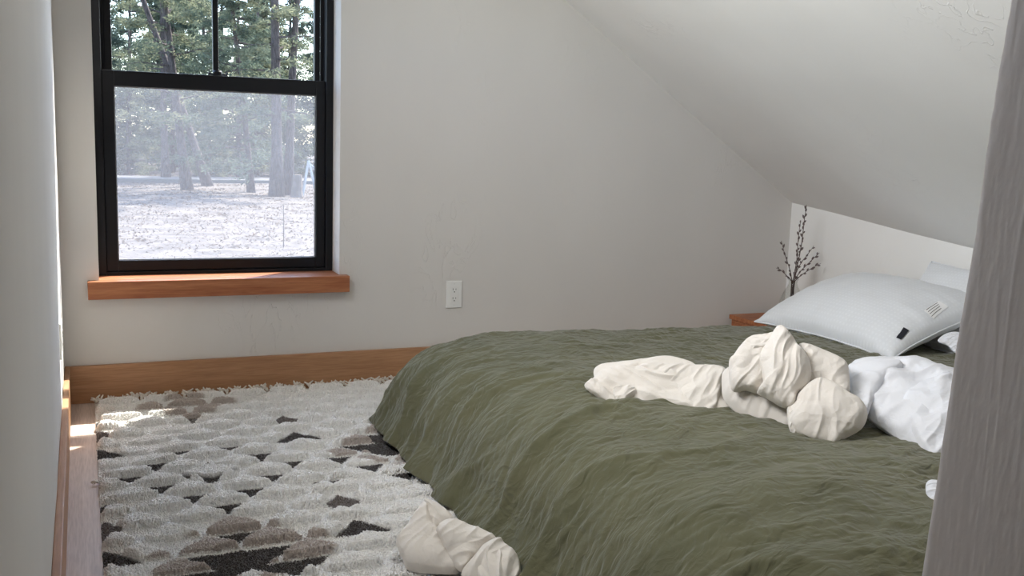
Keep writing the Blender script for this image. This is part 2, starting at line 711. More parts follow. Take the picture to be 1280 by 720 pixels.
# left wall: one long plaster face with slight waviness
nu, nv = 90, 40
yy = np.linspace(0.25, -6.0, nu)
zz = np.linspace(-0.1, 3.2, nv)
YY, ZZ = np.meshgrid(yy, zz, indexing='ij')
XX = LW + 0.0022 * perlin(YY * 1.7, ZZ * 0.9) + 0.0006 * perlin(YY * 9, ZZ * 3)
front = np.stack([XX, YY, ZZ], -1).reshape(-1, 3)
back = front.copy()
back[:, 0] = -0.3
F = grid_faces(nu, nv)
fc_ = front[F].mean(1)             # opening cut for the added side window, y -2.56..-1.14, z 1.48..2.24
F = F[~((fc_[:, 1] > -2.56) & (fc_[:, 1] < -1.14) & (fc_[:, 2] > 1.48) & (fc_[:, 2] < 2.24))]
V = np.concatenate([front, back])
me = mesh_np('wall_left', V, np.concatenate([F, F[:, ::-1] + len(front)]))
tag(link('wall_left', me, 'plaster', smooth=True), kind='structure')
tag(MB().box(KX, KX + 0.15, -3.4, 0.1, -0.1, 0.95).build('wall_knee', 'plaster_ceiling'), kind='structure')

# sloping ceiling with a flat part along the left; gently uneven plaster
nu, nv = 80, 120
xs = np.linspace(0.62, KX + 0.05, nu)
ys = np.linspace(0.1, -3.5, nv)
XX, YY = np.meshgrid(xs, ys, indexing='ij')
ZZ = ceil_z(XX, YY) + 0.006 * perlin(XX * 1.3, YY * 1.3) + 0.0025 * perlin(XX * 5, YY * 4)
top = np.stack([XX, YY, ZZ], -1).reshape(-1, 3)
up = top + np.array([0, 0, 0.12])
F = grid_faces(nu, nv)
me = mesh_np('ceiling', np.concatenate([top, up]), np.concatenate([F[:, ::-1], F + len(top)]))
tag(link('ceiling', me, 'plaster_ceiling', smooth=True), kind='structure')
cb = MB()
cb.box(-0.25, 1.2, -6.0, 0.1, FLATZ, FLATZ + 0.12)
tag(cb.build('trim_1', 'plaster'), kind='structure')
sf = MB()
for (y0, y1, z0, z1) in ((-2.66, -2.50, 1.42, 2.30), (-1.20, -1.04, 1.42, 2.30), (-2.50, -1.20, 1.42, 1.50), (-2.50, -1.20, 2.22, 2.30)):
    sf.box(-0.16, LW - 0.004, y0, y1, z0, z1, 0.002)
tag(sf.build('added_window', 'black_paint'), kind='structure')  # unseen window frame, added around the side fill lamp

# hall behind the doorway: right wall, end wall, low ceiling
hb = MB().box(1.05, 1.2, -6.0, -3.43, -0.1, 2.6)
tag(hb.build('wall_hall', 'plaster'), kind='structure')
eb = MB().box(-0.25, 1.2, -6.1, -5.9, -0.1, 2.6)
tag(eb.build('wall_end', 'plaster'), kind='structure')

# partition with the doorway: rough plaster end leaning out of plumb
nu, nv = 150, 330
sarc = np.linspace(0, 1, nu)
zz = np.linspace(0.0, 2.42, nv)
r = 0.011


def edge_x(z):
    return 0.7850 + 0.0705 * (z - 0.912) + 0.0012 * perlin(z * 7.0, 0 * z + 3.3) + 0.0006 * perlin(z * 60.0, 0 * z + 9.1)


prof = []            # plan outline: room face -> rounded corner -> doorway face coming toward the camera
for s_ in np.linspace(0, 1, 6):
    prof.append((0.10 - (0.10 - r) * s_, -3.30, 0.0, 1.0))
for a in np.linspace(0, math.pi / 2, 14)[1:]:
    prof.append((r - r * math.sin(a), -3.30 - r + r * math.cos(a), -math.sin(a), math.cos(a)))
for s_ in np.linspace(0, 1, 131)[1:]:
    prof.append((0.0, -3.30 - r - 0.13 * s_, -1.0, 0.0))
prof = np.array(prof)
P, Zg = np.meshgrid(np.arange(len(prof)), zz, indexing='ij')
X0 = prof[P, 0] + edge_x(Zg)
Y0 = prof[P, 1]
lean = (Zg - 1.0) * 0.07
U0 = X0 - Y0
stre = ridged((U0 - lean * 0.4) * 62 + perlin(U0 * 20, Zg * 2.5), Zg * 2.2)
stre = np.clip(stre - 0.55, 0, 1) * sstep(0.62, 0.95, Zg + 0.1 * perlin(U0 * 8, Zg * 3))
disp = 0.0016 * stre + 0.0004 * perlin(U0 * 160, Zg * 80) + 0.0010 * perlin(U0 * 30, Zg * 7) + 0.00025 * perlin(U0 * 300, Zg * 260, 4.2)
X1 = X0 + prof[P, 2] * disp
Y1 = Y0 + prof[P, 3] * disp
V = np.stack([X1, Y1, Zg], -1).reshape(-1, 3)
me = mesh_np('wall_door', V, grid_faces(len(prof), nv)[:, ::-1])
tag(link('wall_door', me, 'plaster_rough', smooth=True), kind='structure')
pb = MB().box(0.90, 3.5, -3.43, -3.301, -0.1, 2.5)
pb.box(LW, 0.90, -3.43, -3.301, 2.15, 2.5)
pb.box(0.80, 0.90, -3.43, -3.306, -0.1, 1.0)
tag(pb.build('wall_door_core', 'plaster_rough'), kind='structure')

# baseboards
tag(MB().box(LW + 0.019, KX, -0.019, 0.0, 0.0, 0.142, 0.002).build('baseboard_back', 'fir'), kind='structure')
tag(MB().box(LW, LW + 0.019, -3.2, 0.0, 0.0, 0.142, 0.003).build('baseboard_left', 'fir_y'), kind='structure')
tag(MB().box(KX - 0.019, KX, -3.2, -0.02, 0.0, 0.12, 0.002).build('baseboard_knee', 'fir_y'), kind='structure')

# ------------------------------------------------------------------ window
win = tag(empty('window_1', (0.56, 0.14, 0.46)), kind='structure')


def wpart(name, mb, material, parent=None, smooth=False):
    ob = mb.build(name, material, smooth=smooth)
    p = parent or win
    ob.parent = p
    off = Vector(win.location)
    if parent is None:
        for v in ob.data.vertices:
            v.co -= off
    else:
        for v in ob.data.vertices:
            v.co -= off
    return ob


fm = MB()
fm.box(OX0, 0.138, 0.12, 0.24, OZ0, OZ1, 0.002)
fm.box(0.981, OX1, 0.12, 0.24, OZ0, OZ1, 0.002)
fm.box(0.138, 0.981, 0.12, 0.24, OZ0, 0.474, 0.002)
fm.box(0.138, 0.981, 0.12, 0.24, 1.92, OZ1, 0.002)
fm.box(0.138, 0.150, 0.170, 0.180, 0.474, 1.92)
fm.box(0.969, 0.981, 0.170, 0.180, 0.474, 1.92)
wpart('window_frame', fm, 'black_paint')
ls = MB()
ls.box(0.1385, 0.181, 0.132, 0.168, 0.476, 1.236, 0.003)
ls.box(0.943, 0.9805, 0.132, 0.168, 0.476, 1.236, 0.003)
ls.box(0.181, 0.943, 0.132, 0.168, 0.476, 0.517, 0.003)
ls.box(0.181, 0.943, 0.132, 0.168, 1.178, 1.236, 0.003)
low = wpart('lower_sash', ls, 'black_paint')
lg = wpart('pane', MB().box(0.179, 0.945, 0.149, 0.153, 0.515, 1.180), 'window_glass', low)
gb = MB()
gb.box(0.181, 0.943, 0.144, 0.149, 1.174, 1.178)
gb.box(0.181, 0.184, 0.144, 0.149, 0.517, 1.178)
gb.box(0.940, 0.943, 0.144, 0.149, 0.517, 1.178)
gb.box(0.181, 0.943, 0.144, 0.149, 0.517, 0.520)
mat('spacer_grey', (0.30, 0.30, 0.32), rough=0.4)
wpart('glazing_bead', gb, 'spacer_grey', low)
us = MB()
us.box(0.150, 0.178, 0.182, 0.215, 1.19, 1.91, 0.003)
us.box(0.947, 0.969, 0.182, 0.215, 1.19, 1.91, 0.003)
us.box(0.178, 0.947, 0.182, 0.215, 1.19, 1.238, 0.003)
us.box(0.178, 0.947, 0.182, 0.215, 1.875, 1.91, 0.003)
upp = wpart('upper_sash', us, 'black_paint')
wpart('muntin', MB().box(0.547, 0.569, 0.184, 0.212, 1.238, 1.875, 0.004), 'black_paint', upp)
for a, b in ((0.176, 0.548), (0.568, 0.949)):
    wpart('pane', MB().box(a, b, 0.197, 0.201, 1.236, 1.877), 'window_glass', upp)
lk = MB()
lk.lathe([(0.0, 1.256), (0.014, 1.256), (0.018, 1.250), (0.018, 1.238)], 20, 0.560, 0.152)
lk.box(0.524, 0.560, 0.145, 0.158, 1.238, 1.246, 0.003)
lk.box(0.560, 0.598, 0.147, 0.157, 1.237, 1.244, 0.003)
wpart('sash_lock', lk, 'black_paint', low)
sb = MB()
for (x0, x1, z0, z1) in ((0.150, 0.160, 0.476, 1.205), (0.959, 0.969, 0.476, 1.205), (0.160, 0.959, 0.476, 0.486), (0.160, 0.959, 1.195, 1.205)):
    sb.box(x0, x1, 0.224, 0.234, z0, z1)
scr = wpart('screen_frame', sb, 'black_paint')
wpart('insect_screen', MB().box(0.160, 0.959, 0.2285, 0.2295, 0.486, 1.195), 'insect_screen', scr)
sl = MB().box(0.068, 1.0435, -0.045, 0.0, 0.395, 0.461, 0.0025)
sl.box(OX0 + 0.0005, OX1 - 0.0005, 0.0, 0.135, 0.401, 0.461)
tag(sl.build('trim_2', 'fir_red'), kind='structure')


# ------------------------------------------------------------------ outlets
def outlet(label, loc, rz):
    e = tag(empty('wall_outlet', loc), label, 'outlet', 'wall outlets')
    e.rotation_euler = (0, 0, rz)
    MB().box(-0.0355, 0.0355, -0.006, 0.0, -0.058, 0.058, 0.0025).build('cover_plate', 'white_plastic', e)
    rc = MB().box(-0.0165, 0.0165, -0.0085, -0.006, -0.0335, 0.0335, 0.001).build('receptacle', 'white_plastic', e)
    for zc in (0.019, -0.019):
        MB().box(-0.0075, -0.0055, -0.0088, -0.008, zc - 0.001, zc + 0.008).build('slot', 'dark_slot', rc)
        MB().box(0.0055, 0.0075, -0.0088, -0.008, zc, zc + 0.007).build('slot', 'dark_slot', rc)
        MB().tube([(0, -0.008, zc - 0.0075), (0, -0.0088, zc - 0.0075)], [0.0026] * 2, 10).build('ground_hole', 'dark_slot', rc)
    for zc in (0.046, -0.046):
        MB().tube([(0, -0.006, zc), (0, -0.0072, zc)], [0.003, 0.0026], 10).build('screw', 'screw_metal', e)
    return e


outlet('white wall outlet on the back wall to the right of the window sill', (1.508, 0.0, 0.364), 0)
outlet('white outlet seen edge-on, low on the left wall near the corner', (LW, -0.545, 0.352), math.pi / 2)

# ------------------------------------------------------------------ rug
RX0, RX1, RY0, RY1 = 0.080, 1.75, -0.045, -2.75
random.seed(5)


def in_tri(x, y, pts):
    """soft coverage of a convex polygon (1 inside)"""
    cx = sum(p[0] for p in pts) / len(pts)
    cy = sum(p[1] for p in pts) / len(pts)
    d = np.full(np.shape(x), 1e3)
    for (x0, y0), (x1, y1) in zip(pts, pts[1:] + pts[:1]):
        nx, ny = y1 - y0, x0 - x1
        L = math.hypot(nx, ny)
        nx, ny = nx / L, ny / L
        s = (cx - x0) * nx + (cy - y0) * ny
        if s < 0:
            nx, ny = -nx, -ny
        d = np.minimum(d, (x - x0) * nx + (y - y0) * ny)
    return d


STEP, HALF, RY_0, RX_0 = 0.104, 0.0775, -0.105, 0.395


def nt(c, row, s=1.0, h=0.6):      # dark notch: triangle pointing to the viewer
    x = RX_0 + c * HALF
    y = RY_0 - STEP * row
    return [(x - HALF * 0.62 * s, y), (x + HALF * 0.62 * s, y), (x, y - STEP * h * s)]


def ut(c, row, s=1.0):             # triangle with the base toward the viewer
    x = RX_0 + c * HALF
    y = RY_0 - STEP * row
    return [(x, y - STEP * (1 - s)), (x - HALF * s, y - STEP), (x + HALF * s, y - STEP)]


def dia(cx, cy, a, b):
    return [(cx, cy + b), (cx + a, cy), (cx, cy - b), (cx - a, cy)]


DARK, GREY, TAN = [], [], []
for c, r_ in ((-2, 9), (-1, 10), (0, 11), (1, 10), (2, 9), (3, 8), (-3, 8), (5, 8), (6, 9), (7, 10), (-2, 7), (2, 7), (4, 10), (-4, 10), (0, 13), (4, 2), (-4, 2)):
    DARK.append(nt(c, r_))
for c, r_ in ((-1, 6), (1, 6)):
    DARK.append(nt(c, r_, 1.05, 0.25))
for c in (-4, 4, 12):
    for r_ in (5, 13, 21):
        DARK.append(ut(c, r_, 1.0))
    for cy in (-0.485, -1.335, -2.17):
        GREY.append(dia(RX_0 + c * HALF, cy, 0.052, 0.072))
DARK.append(ut(0, 6.75, 0.45))
DARK.append([(0.29, -0.955), (0.48, -0.955), (0.385, -1.055)])     # chevron under the small white diamond
GREY.append(nt(0, 2.5, 0.9))
for c in (0, 8):
    x = RX_0 + c * HALF
    for dy in (0.0, -0.832, 0.832):
        if c == 0 and dy == 0.832:
            continue
        DARK += [[(x - 0.14, -1.57 + dy), (x + 0.13, -1.57 + dy), (x + 0.02, -1.70 + dy), (x - 0.05, -1.70 + dy)],
                 [(x - 0.20, -1.665 + dy), (x + 0.20, -1.665 + dy), (x + 0.06, -1.80 + dy), (x - 0.08, -1.80 + dy)]]
DARK.append([(0.88, -0.84), (1.06, -0.84), (0.965, -0.945)])
GREY.append(nt(6, 9, 0.9))
GREY.append(nt(-2, 7, 1.15))
GREY.append(nt(2, 7, 1.2))
TAN += [dia(0.395, -0.21, 0.19, 0.19), dia(0.395, -1.60, 0.27, 0.27), dia(0.395 + 0.62, -0.90, 0.27, 0.27), dia(0.395, -2.44, 0.25, 0.25)]
WHITE_IN = [dia(0.39, -0.965, 0.085, 0.055), dia(0.395, -1.81, 0.14, 0.10)]


def rug_fields(x, y):
    wob = 0.006 * perlin(x * 35, y * 35)
    xw = x + wob
    yw = y + 0.005 * perlin(x * 31 + 7, y * 31)
    row = np.floor((RY_0 - yw) / STEP)
    fy = (RY_0 - yw) / STEP - row
    c = (xw - RX_0) / HALF
    par = np.mod(row, 2)
    cc = np.mod(c - par + 1, 2) - 1            # -1..1 distance to the nearest mound axis
    hill = sstep(0.07, -0.09, np.abs(cc) - fy)
    hill *= 0.55 + 0.45 * sstep(0.0, 0.7, fy)
    edge = sstep(1.0, 0.87, fy)
    h = 0.005 + 0.026 * hill * edge
    # larger smooth white fields where mounds run together
    merge = sstep(0.20, 0.45, perlin(x * 2.4 + 5, y * 2.4 + 1))
    h = np.maximum(h, merge * (0.008 + 0.014 * fy * edge))
    flat = sstep(0.15, 0.40, perlin(x * 2.9 + 15, y * 2.9 + 11))
    h = h * (1 - 0.5 * flat) + 0.003 * flat
    col = np.empty(np.shape(x) + (3,))
    col[:] = (0.90, 0.89, 0.87)
    tan = np.zeros(np.shape(x))
    for p in TAN:
        tan = np.maximum(tan, sstep(-0.004, 0.012, in_tri(xw, yw, p)))
    tan *= sstep(0.010, 0.016, h)
    col = col * (1 - tan[..., None]) + np.array((0.50, 0.44, 0.40)) * tan[..., None]
    dk = np.zeros(np.shape(x))
    dh = np.zeros(np.shape(x))
    for p in DARK:
        dd = in_tri(xw, yw, p)
        dk = np.maximum(dk, sstep(-0.003, 0.003, dd))
        dh = np.maximum(dh, sstep(-0.014, 0.004, dd))
    gr = np.zeros(np.shape(x))
    for p in GREY:
        dd = in_tri(xw, yw, p)
        gr = np.maximum(gr, sstep(-0.003, 0.003, dd))
        dh = np.maximum(dh, sstep(-0.014, 0.004, dd))
    wh = np.zeros(np.shape(x))
    for p in WHITE_IN:
        wh = np.maximum(wh, sstep(-0.004, 0.006, in_tri(xw, yw, p)))
    dk = dk * (1 - wh)
    col = col * (1 - gr[..., None]) + np.array((0.155, 0.13, 0.12)) * gr[..., None]
    col = col * (1 - dk[..., None]) + np.array((0.055, 0.047, 0.045)) * dk[..., None]
    h = h * (1 - dh) + 0.006 * dh
    h = h * (1 - wh) + 0.022 * wh
    h += 0.0015 * perlin(x * 14, y * 14)
    ed = np.minimum(np.minimum(x - RX0, RX1 - x), np.minimum(RY0 - y, y - RY1))
    h *= 0.35 + 0.65 * sstep(0.0, 0.018, ed)
    return np.maximum(h, 0.003), col


rug = tag(empty('shag_rug', (0.6, -1.2, 0.0)), 'shaggy cream rug with charcoal and tan diamonds and a knotted fringe', 'rug')
ROFF = np.array([0.6, -1.2, 0.0])
nu, nv = int((RX1 - RX0) / 0.008), int((RY0 - RY1) / 0.008)
XX, YY = np.meshgrid(np.linspace(RX0, RX1, nu), np.linspace(RY0, RY1, nv), indexing='ij')
H, C_ = rug_fields(XX, YY)
V = np.stack([XX, YY, H * 0.66], -1).reshape(-1, 3)
V0 = V.copy()
V0[:, 2] = 0.0005
F = grid_faces(nu, nv)
me = mesh_np('pile_base', np.concatenate([V, V0]) - ROFF, np.concatenate([F[:, ::-1], F + len(V)]), col=np.concatenate([C_.reshape(-1, 3)] * 2) * 0.96)
link('pile_base', me, 'wool', rug, smooth=True)
# wool tufts: short bent yarn ends, everywhere the bed leaves the rug in view
rs = np.random.RandomState(21)
sp = 0.0050
gx, gy = np.meshgrid(np.arange(RX0 + 0.004, 1.22, sp), np.arange(RY0 - 0.004, -2.25, -sp), indexing='ij')
gx = gx.ravel() + rs.uniform(-1, 1, gx.size) * sp * 0.6
gy = gy.ravel() + rs.uniform(-1, 1, gy.size) * sp * 0.6
ex = rs.uniform(RX0 + 0.006, 1.22, 260000)
ey = rs.uniform(-2.2, RY0 - 0.006, 260000)
g0, _c = rug_fields(ex, ey)
g1, _c = rug_fields(ex, ey - 0.006)
g2, _c = rug_fields(ex + 0.006, ey)
steep = (np.abs(g0 - g1) + np.abs(g0 - g2)) > 0.0045      # extra yarn on the steep flanks of the mounds
gx = np.concatenate([gx, ex[steep]])
gy = np.concatenate([gy, ey[steep]])
H, C_ = rug_fields(gx, gy)
n_ = len(gx)
ang = rs.uniform(0, 2 * np.pi, n_)
lean = rs.uniform(0.3, 1.5, n_)
th = rs.uniform(0.0024, 0.0036, n_) * (0.75 + 0.30 * sstep(0.006, 0.016, H))
ln = 0.0036 + rs.uniform(0.0, 0.0034, n_) * (0.5 + 0.5 * sstep(0.006, 0.02, H))
base = np.stack([gx, gy, H * 0.62], -1)
dirv = np.stack([np.cos(ang) * lean, np.sin(ang) * lean, np.ones(n_)], -1)
dirv /= np.linalg.norm(dirv, axis=1)[:, None]
mid = base + dirv * (ln * 0.6)[:, None] + np.stack([0 * H, 0 * H, H * 0.22], -1)
curl = ang + rs.uniform(-1.5, 1.5, n_)
tip = mid + np.stack([np.cos(curl) * 0.9, np.sin(curl) * 0.9, 0.45 + 0 * curl], -1) * (ln * 0.55)[:, None]
V = np.empty((n_, 7, 3))
for k in range(3):
    a = ang + k * 2.0944
    off = np.stack([np.cos(a), np.sin(a), 0 * a], -1)
    V[:, k] = base + off * (th * 1.15)[:, None]
    V[:, 3 + k] = mid + off * th[:, None]
V[:, 6] = tip
fb = []
for k in range(3):
    k2 = (k + 1) % 3
    fb += [(k, k2, 3 + k2), (k, 3 + k2, 3 + k), (3 + k, 3 + k2, 6)]
F = (np.array(fb)[None] + (np.arange(n_) * 7)[:, None, None]).reshape(-1, 3)
shade = rs.uniform(0.92, 1.04, n_)[:, None]
Cc = np.repeat((C_ * shade)[:, None, :], 7, 1).reshape(-1, 3)
me = mesh_np('wool_pile', V.reshape(-1, 3) - ROFF, F, col=np.clip(Cc, 0, 0.93))
tag(link('wool_pile', me, 'wool', rug, smooth=True), kind='stuff')
# knotted fringe along the far edge
mat('fringe_yarn', (0.82, 0.77, 0.70), rough=0.95, var=0.25, vscale=90)
fr_meshes = []
for v_ in range(5):
    q = MB()
    rr = random.Random(v_)
    q.tube([(0, 0, 0.005), (0.001, 0.008, 0.010), (0, 0.016, 0.010)], [0.004, 0.0062, 0.004], 6)
    for s_ in range(6):
        dx = rr.uniform(-0.020, 0.020)
        dz = rr.uniform(0.002, 0.018)
        q.tube([(0, 0.014, 0.010), (dx * 0.5, 0.022, 0.012 + dz * 0.5), (dx, 0.026 + rr.uniform(-0.008, 0.004), 0.010 + dz)], [0.0042, 0.0040, 0.0022], 5)
    me = bpy.data.meshes.new('fringe_tassel')
    q.bm.to_mesh(me)
    q.bm.free()
    me.materials.append(MATS['fringe_yarn'])
    me.polygons.foreach_set('use_smooth', [True] * len(me.polygons))
    fr_meshes.append(me)
xk = RX0 + 0.006
while xk < 1.40:
    o = link('fringe_tassel', random.choice(fr_meshes), None, rug)
    o.location = Vector((xk, RY0 - 0.002 + random.uniform(-0.004, 0.002), 0.002)) - Vector(ROFF)
    o.rotation_euler = (random.uniform(-0.15, 0.15), 0, random.uniform(-0.7, 0.7))
    s_ = random.uniform(0.85, 1.2)
    o.scale = (s_, 0.8, s_)
    xk += random.uniform(0.017, 0.025)
# a loose yarn knot sticking out of the side edge
q = MB()
for s_ in range(5):
    a = 2.2 + s_ * 0.5
    q.tube([(0, 0, 0.006), (math.cos(a) * 0.009, math.sin(a) * 0.009, 0.012), (math.cos(a) * 0.02, math.sin(a) * 0.016, 0.008)], [0.0035, 0.003, 0.0015], 5)
o = q.build('yarn_knot', 'fringe_yarn', rug, True)
o.location = Vector((0.078, -0.955, 0.002)) - Vector(ROFF)

# ================================================================== BED
BX0, BX1, BY0, BY1 = 1.16, 3.19, -0.64, -2.72      # mattress outline
mt = tag(empty('mattress', ((BX0 + BX1) / 2, (BY0 + BY1) / 2, 0)), 'low mattress on the floor hidden beneath the green duvet', 'mattress')
ob = MB().box(BX0 - 2.175, BX1 - 2.175, BY1 + 1.68, BY0 + 1.68, 0.03, 0.255, 0.05).build('mattress_body', 'mattress_fabric', mt, True)

# duvet: laid over the mattress, running to the floor at the foot and the sides
HB = 0.305
NS, NT = 560, 600
# foot profile (x,z) from the floor hem to the top of the bed, then to the head
pf = np.array([(0.985, 0.018), (1.005, 0.05), (1.03, 0.10), (1.055, 0.160), (1.085, 0.215), (1.130, 0.262), (1.195, 0.298), (1.30, 0.318), (1.46, 0.325), (1.8, 0.318), (2.3, 0.308), (2.8, 0.302), (3.12, 0.300), (3.20, 0.285), (3.235, 0.24)])
ps = np.array([(-0.50, 0.02), (-0.515, 0.07), (-0.535, 0.14), (-0.57, 0.205), (-0.625, 0.255), (-0.70, 0.293), (-0.82, 0.309), (-1.1, 0.308), (-1.6, 0.306), (-2.2, 0.306), (-2.62, 0.302), (-2.74, 0.28), (-2.81, 0.23), (-2.84, 0.14), (-2.86, 0.03)])


def resample(p, n):
    # smooth polyline (Catmull-Rom) at even arc length
    q = []
    e = np.vstack([2 * p[0] - p[1], p, 2 * p[-1] - p[-2]])
    for i in range(1, len(e) - 2):
        for t in np.linspace(0, 1, 30, endpoint=False):
            a, b, c, d_ = e[i - 1], e[i], e[i + 1], e[i + 2]
            q.append(0.5 * (2 * b + (c - a) * t + (2 * a - 5 * b + 4 * c - d_) * t * t + (3 * b - a - 3 * c + d_) * t ** 3))
    q = np.array(q + [p[-1]])
    L = np.concatenate([[0], np.cumsum(np.linalg.norm(np.diff(q, axis=0), axis=1))])
    s = np.linspace(0, L[-1], n)
    return np.stack([np.interp(s, L, q[:, k]) for k in range(2)], -1), s


fx, ss = resample(pf, NS)
fy, ts = resample(ps, NT)
S, T = np.meshgrid(ss, ts, indexing='ij')
X = np.repeat(fx[:, 0][:, None], NT, 1)
Y = np.repeat(fy[:, 0][None], NS, 0)
zs = fx[:, 1][:, None] / HB
zt = fy[:, 1][None] / HB
Z = HB * zs * zt
# rounded plan at the far foot corner, where the cloth gathers and flares
RC = 0.24
xc_, yc_ = 0.985 + RC, -0.50 - RC
du_ = np.clip((xc_ - X) / RC, 0, 1)
dv_ = np.clip((Y - yc_) / RC, 0, 1)
X = np.where((du_ > 0) & (dv_ > 0), xc_ - RC * du_ * np.sqrt(1 - dv_ ** 2 / 2), X)
Y = np.where((du_ > 0) & (dv_ > 0), yc_ + RC * dv_ * np.sqrt(1 - du_ ** 2 / 2), Y)
drape = sstep(0.30, 0.02, S)             # 1 on the foot drape
dsid = sstep(0.25, 0.02, T)
Z = Z + 0.010 * perlin(X * 2.2, Y * 2.2) * sstep(0.10, 0.3, Z)
P0 = np.stack([X, Y, Z], -1)


def normals(P):
    du = np.gradient(P, axis=0)
    dv = np.gradient(P, axis=1)
    nrm = np.cross(dv, du)
    nrm /= np.linalg.norm(nrm, axis=2)[..., None] + 1e-9
    flip = np.sign(nrm[NS // 2, NT // 2, 2])
    return nrm * flip


N0 = normals(P0)
# wrinkles run along the bed and pour over the foot: stretched in S, fine in T, gently meandering
wT = T + 0.065 * perlin(S * 1.3 + 3, T * 1.1) + 0.016 * perlin(S * 3.7, T * 3.1) + 0.005 * perlin(S * 9, T * 8)
wS = S + 0.06 * perlin(T * 2, S * 2)
patch = np.clip(0.5 + 0.9 * perlin(S * 2.1 + 8, T * 2.6 + 2), 0, 1.3)
fold = sstep(1.0, 0.2, S)                 # strongest where the cloth bends over the foot
d = 0.0
big = np.clip(ridged(wS * 1.3, wT * 3.6) - 0.40, 0, 1)
d = d + 0.046 * big ** 2 * (0.30 + 1.0 * fold)
# three families of creases crossing at shallow angles, each coming and going in patches
for k, an in enumerate((-0.24, 0.0, 0.22)):
    cs_, sn_ = math.cos(an), math.sin(an)
    ra, rb_ = wS * cs_ + wT * sn_, -wS * sn_ + wT * cs_
    msk = np.clip(0.45 + 1.3 * perlin(ra * 3.0 + k * 17, rb_ * 4.0 + k * 5), 0, 1.2)
    msk2 = np.clip(0.40 + 1.4 * perlin(ra * 5.0 + k * 7 + 60, rb_ * 7.0 + k * 3), 0, 1.2)
    d = d + 0.016 * msk * np.clip(ridged(ra * 2.8 + 31 + 9 * k, rb_ * 8.0 + k) - 0.45, 0, 1) ** 1.4
    d = d + 0.0090 * msk2 * np.clip(ridged(ra * 6.0 + 11 + 5 * k, rb_ * 18 + k) - 0.50, 0, 1) ** 1.2
    d = d + 0.0022 * msk * np.clip(ridged(ra * 13 + 5 + 3 * k, rb_ * 36 + k) - 0.45, 0, 1)
patch2 = msk2
# cross creases and soft lumps of the filling on the bed top
top = sstep(0.30, 0.60, S) * sstep(0.2, 0.4, T)
dg = S * 0.8 + T * 0.6
dg2 = -S * 0.6 + T * 0.8
d = d + 0.0075 * top * np.clip(ridged(dg * 7 + perlin(S * 3, T * 3), dg2 * 3 + 40) - 0.55, 0, 1) * patch2
d = d + 0.0050 * (0.3 + top) * np.clip(ridged(dg2 * 15 + perlin(S * 5, T * 5), dg * 5 + 70) - 0.55, 0, 1) * patch
d = d + 0.009 * top * perlin(S * 3.1, T * 4.3, 2.2)
# deeper hanging folds near the hem
hang = sstep(0.42, 0.05, S)
d = d + 0.016 * hang * np.clip(perlin(wT * 7.5, S * 1.2 + 5) + 0.25, -0.2, 1)
hs_ = sstep(0.35, 0.05, T)
d = d + 0.012 * hs_ * np.clip(perlin(S * 7.5, T * 1.2 + 5) + 0.2, -0.2, 1)
# hem flare: bottoms of the folds push outward and rest on the rug
P1 = P0 + N0 * d[..., None]
fl_ = sstep(0.10, 0.0, S)
P1[..., 0] -= fl_ * (0.010 + 0.022 * np.clip(perlin(T * 9 + 3, S * 0 + 1.5), -0.3, 1)) * sstep(0.15, 0.40, T)
P1[..., 2] = np.maximum(P1[..., 2], 0.012 + 0.004 * perlin(T * 12, S * 12))
me = mesh_np('duvet', P1.reshape(-1, 3) - np.array([2.1, -1.7, 0.0]), grid_faces(NS, NT), uv=np.stack([S, T], -1).reshape(-1, 2))
duvet = link('linen_duvet', me, 'green_linen', smooth=True)
duvet.location = (2.1, -1.7, 0.0)
so = duvet.modifiers.new('thickness', 'SOLIDIFY')
so.thickness = 0.006
so.offset = -1
tag(duvet, 'rumpled olive green linen duvet spread over the low bed', 'duvet')


def duvet_z(x, y):
    """height of the duvet top under a point"""
    i = np.argmin((P1[..., 0] - x) ** 2 + (P1[..., 1] - y) ** 2 + 0.02 * (P1[..., 2] < 0.1))
    return P1.reshape(-1, 3)[i, 2]


# ------------------------------------------------------------------ bedside table, vase and willow
ns_ = tag(empty('bedside_table', (3.075, -0.20, 0)), 'low reddish wooden bedside table in the corner behind the bed', 'table')
MB().box(-0.165, 0.165, -0.16, 0.165, 0.205, 0.227, 0.003).build('table_top', 'fir_red', ns_)
for sx in (-0.155, 0.137):
    MB().box(sx, sx + 0.018, -0.15, 0.155, 0.0, 0.205).build('side_panel', 'fir_red', ns_)
MB().box(-0.137, 0.137, -0.148, -0.13, 0.09, 0.20, 0.002).build('drawer_front', 'fir_red', ns_)
MB().box(-0.137, 0.137, 0.137, 0.155, 0.02, 0.205).build('back_panel', 'fir_red', ns_)

VX, VY, VZ = 3.085, -0.27, 0.2275
vs = tag(empty('glass_vase', (VX, VY, VZ)), 'clear glass bottle vase holding bare willow branches behind the pillow', 'vase')
outer = [(0.0, 0.0), (0.045, 0.0), (0.056, 0.012), (0.060, 0.05), (0.056, 0.095), (0.042, 0.135), (0.026, 0.162), (0.020, 0.180), (0.022, 0.195), (0.027, 0.20)]
inner = [(0.0245, 0.198), (0.0195, 0.193), (0.0175, 0.180), (0.0235, 0.161), (0.0395, 0.134), (0.0535, 0.095), (0.0575, 0.05), (0.0535, 0.014), (0.043, 0.004), (0.0, 0.004)]
MB().lathe(outer + inner, 40).build('vase_body', 'vase_glass', vs, True)

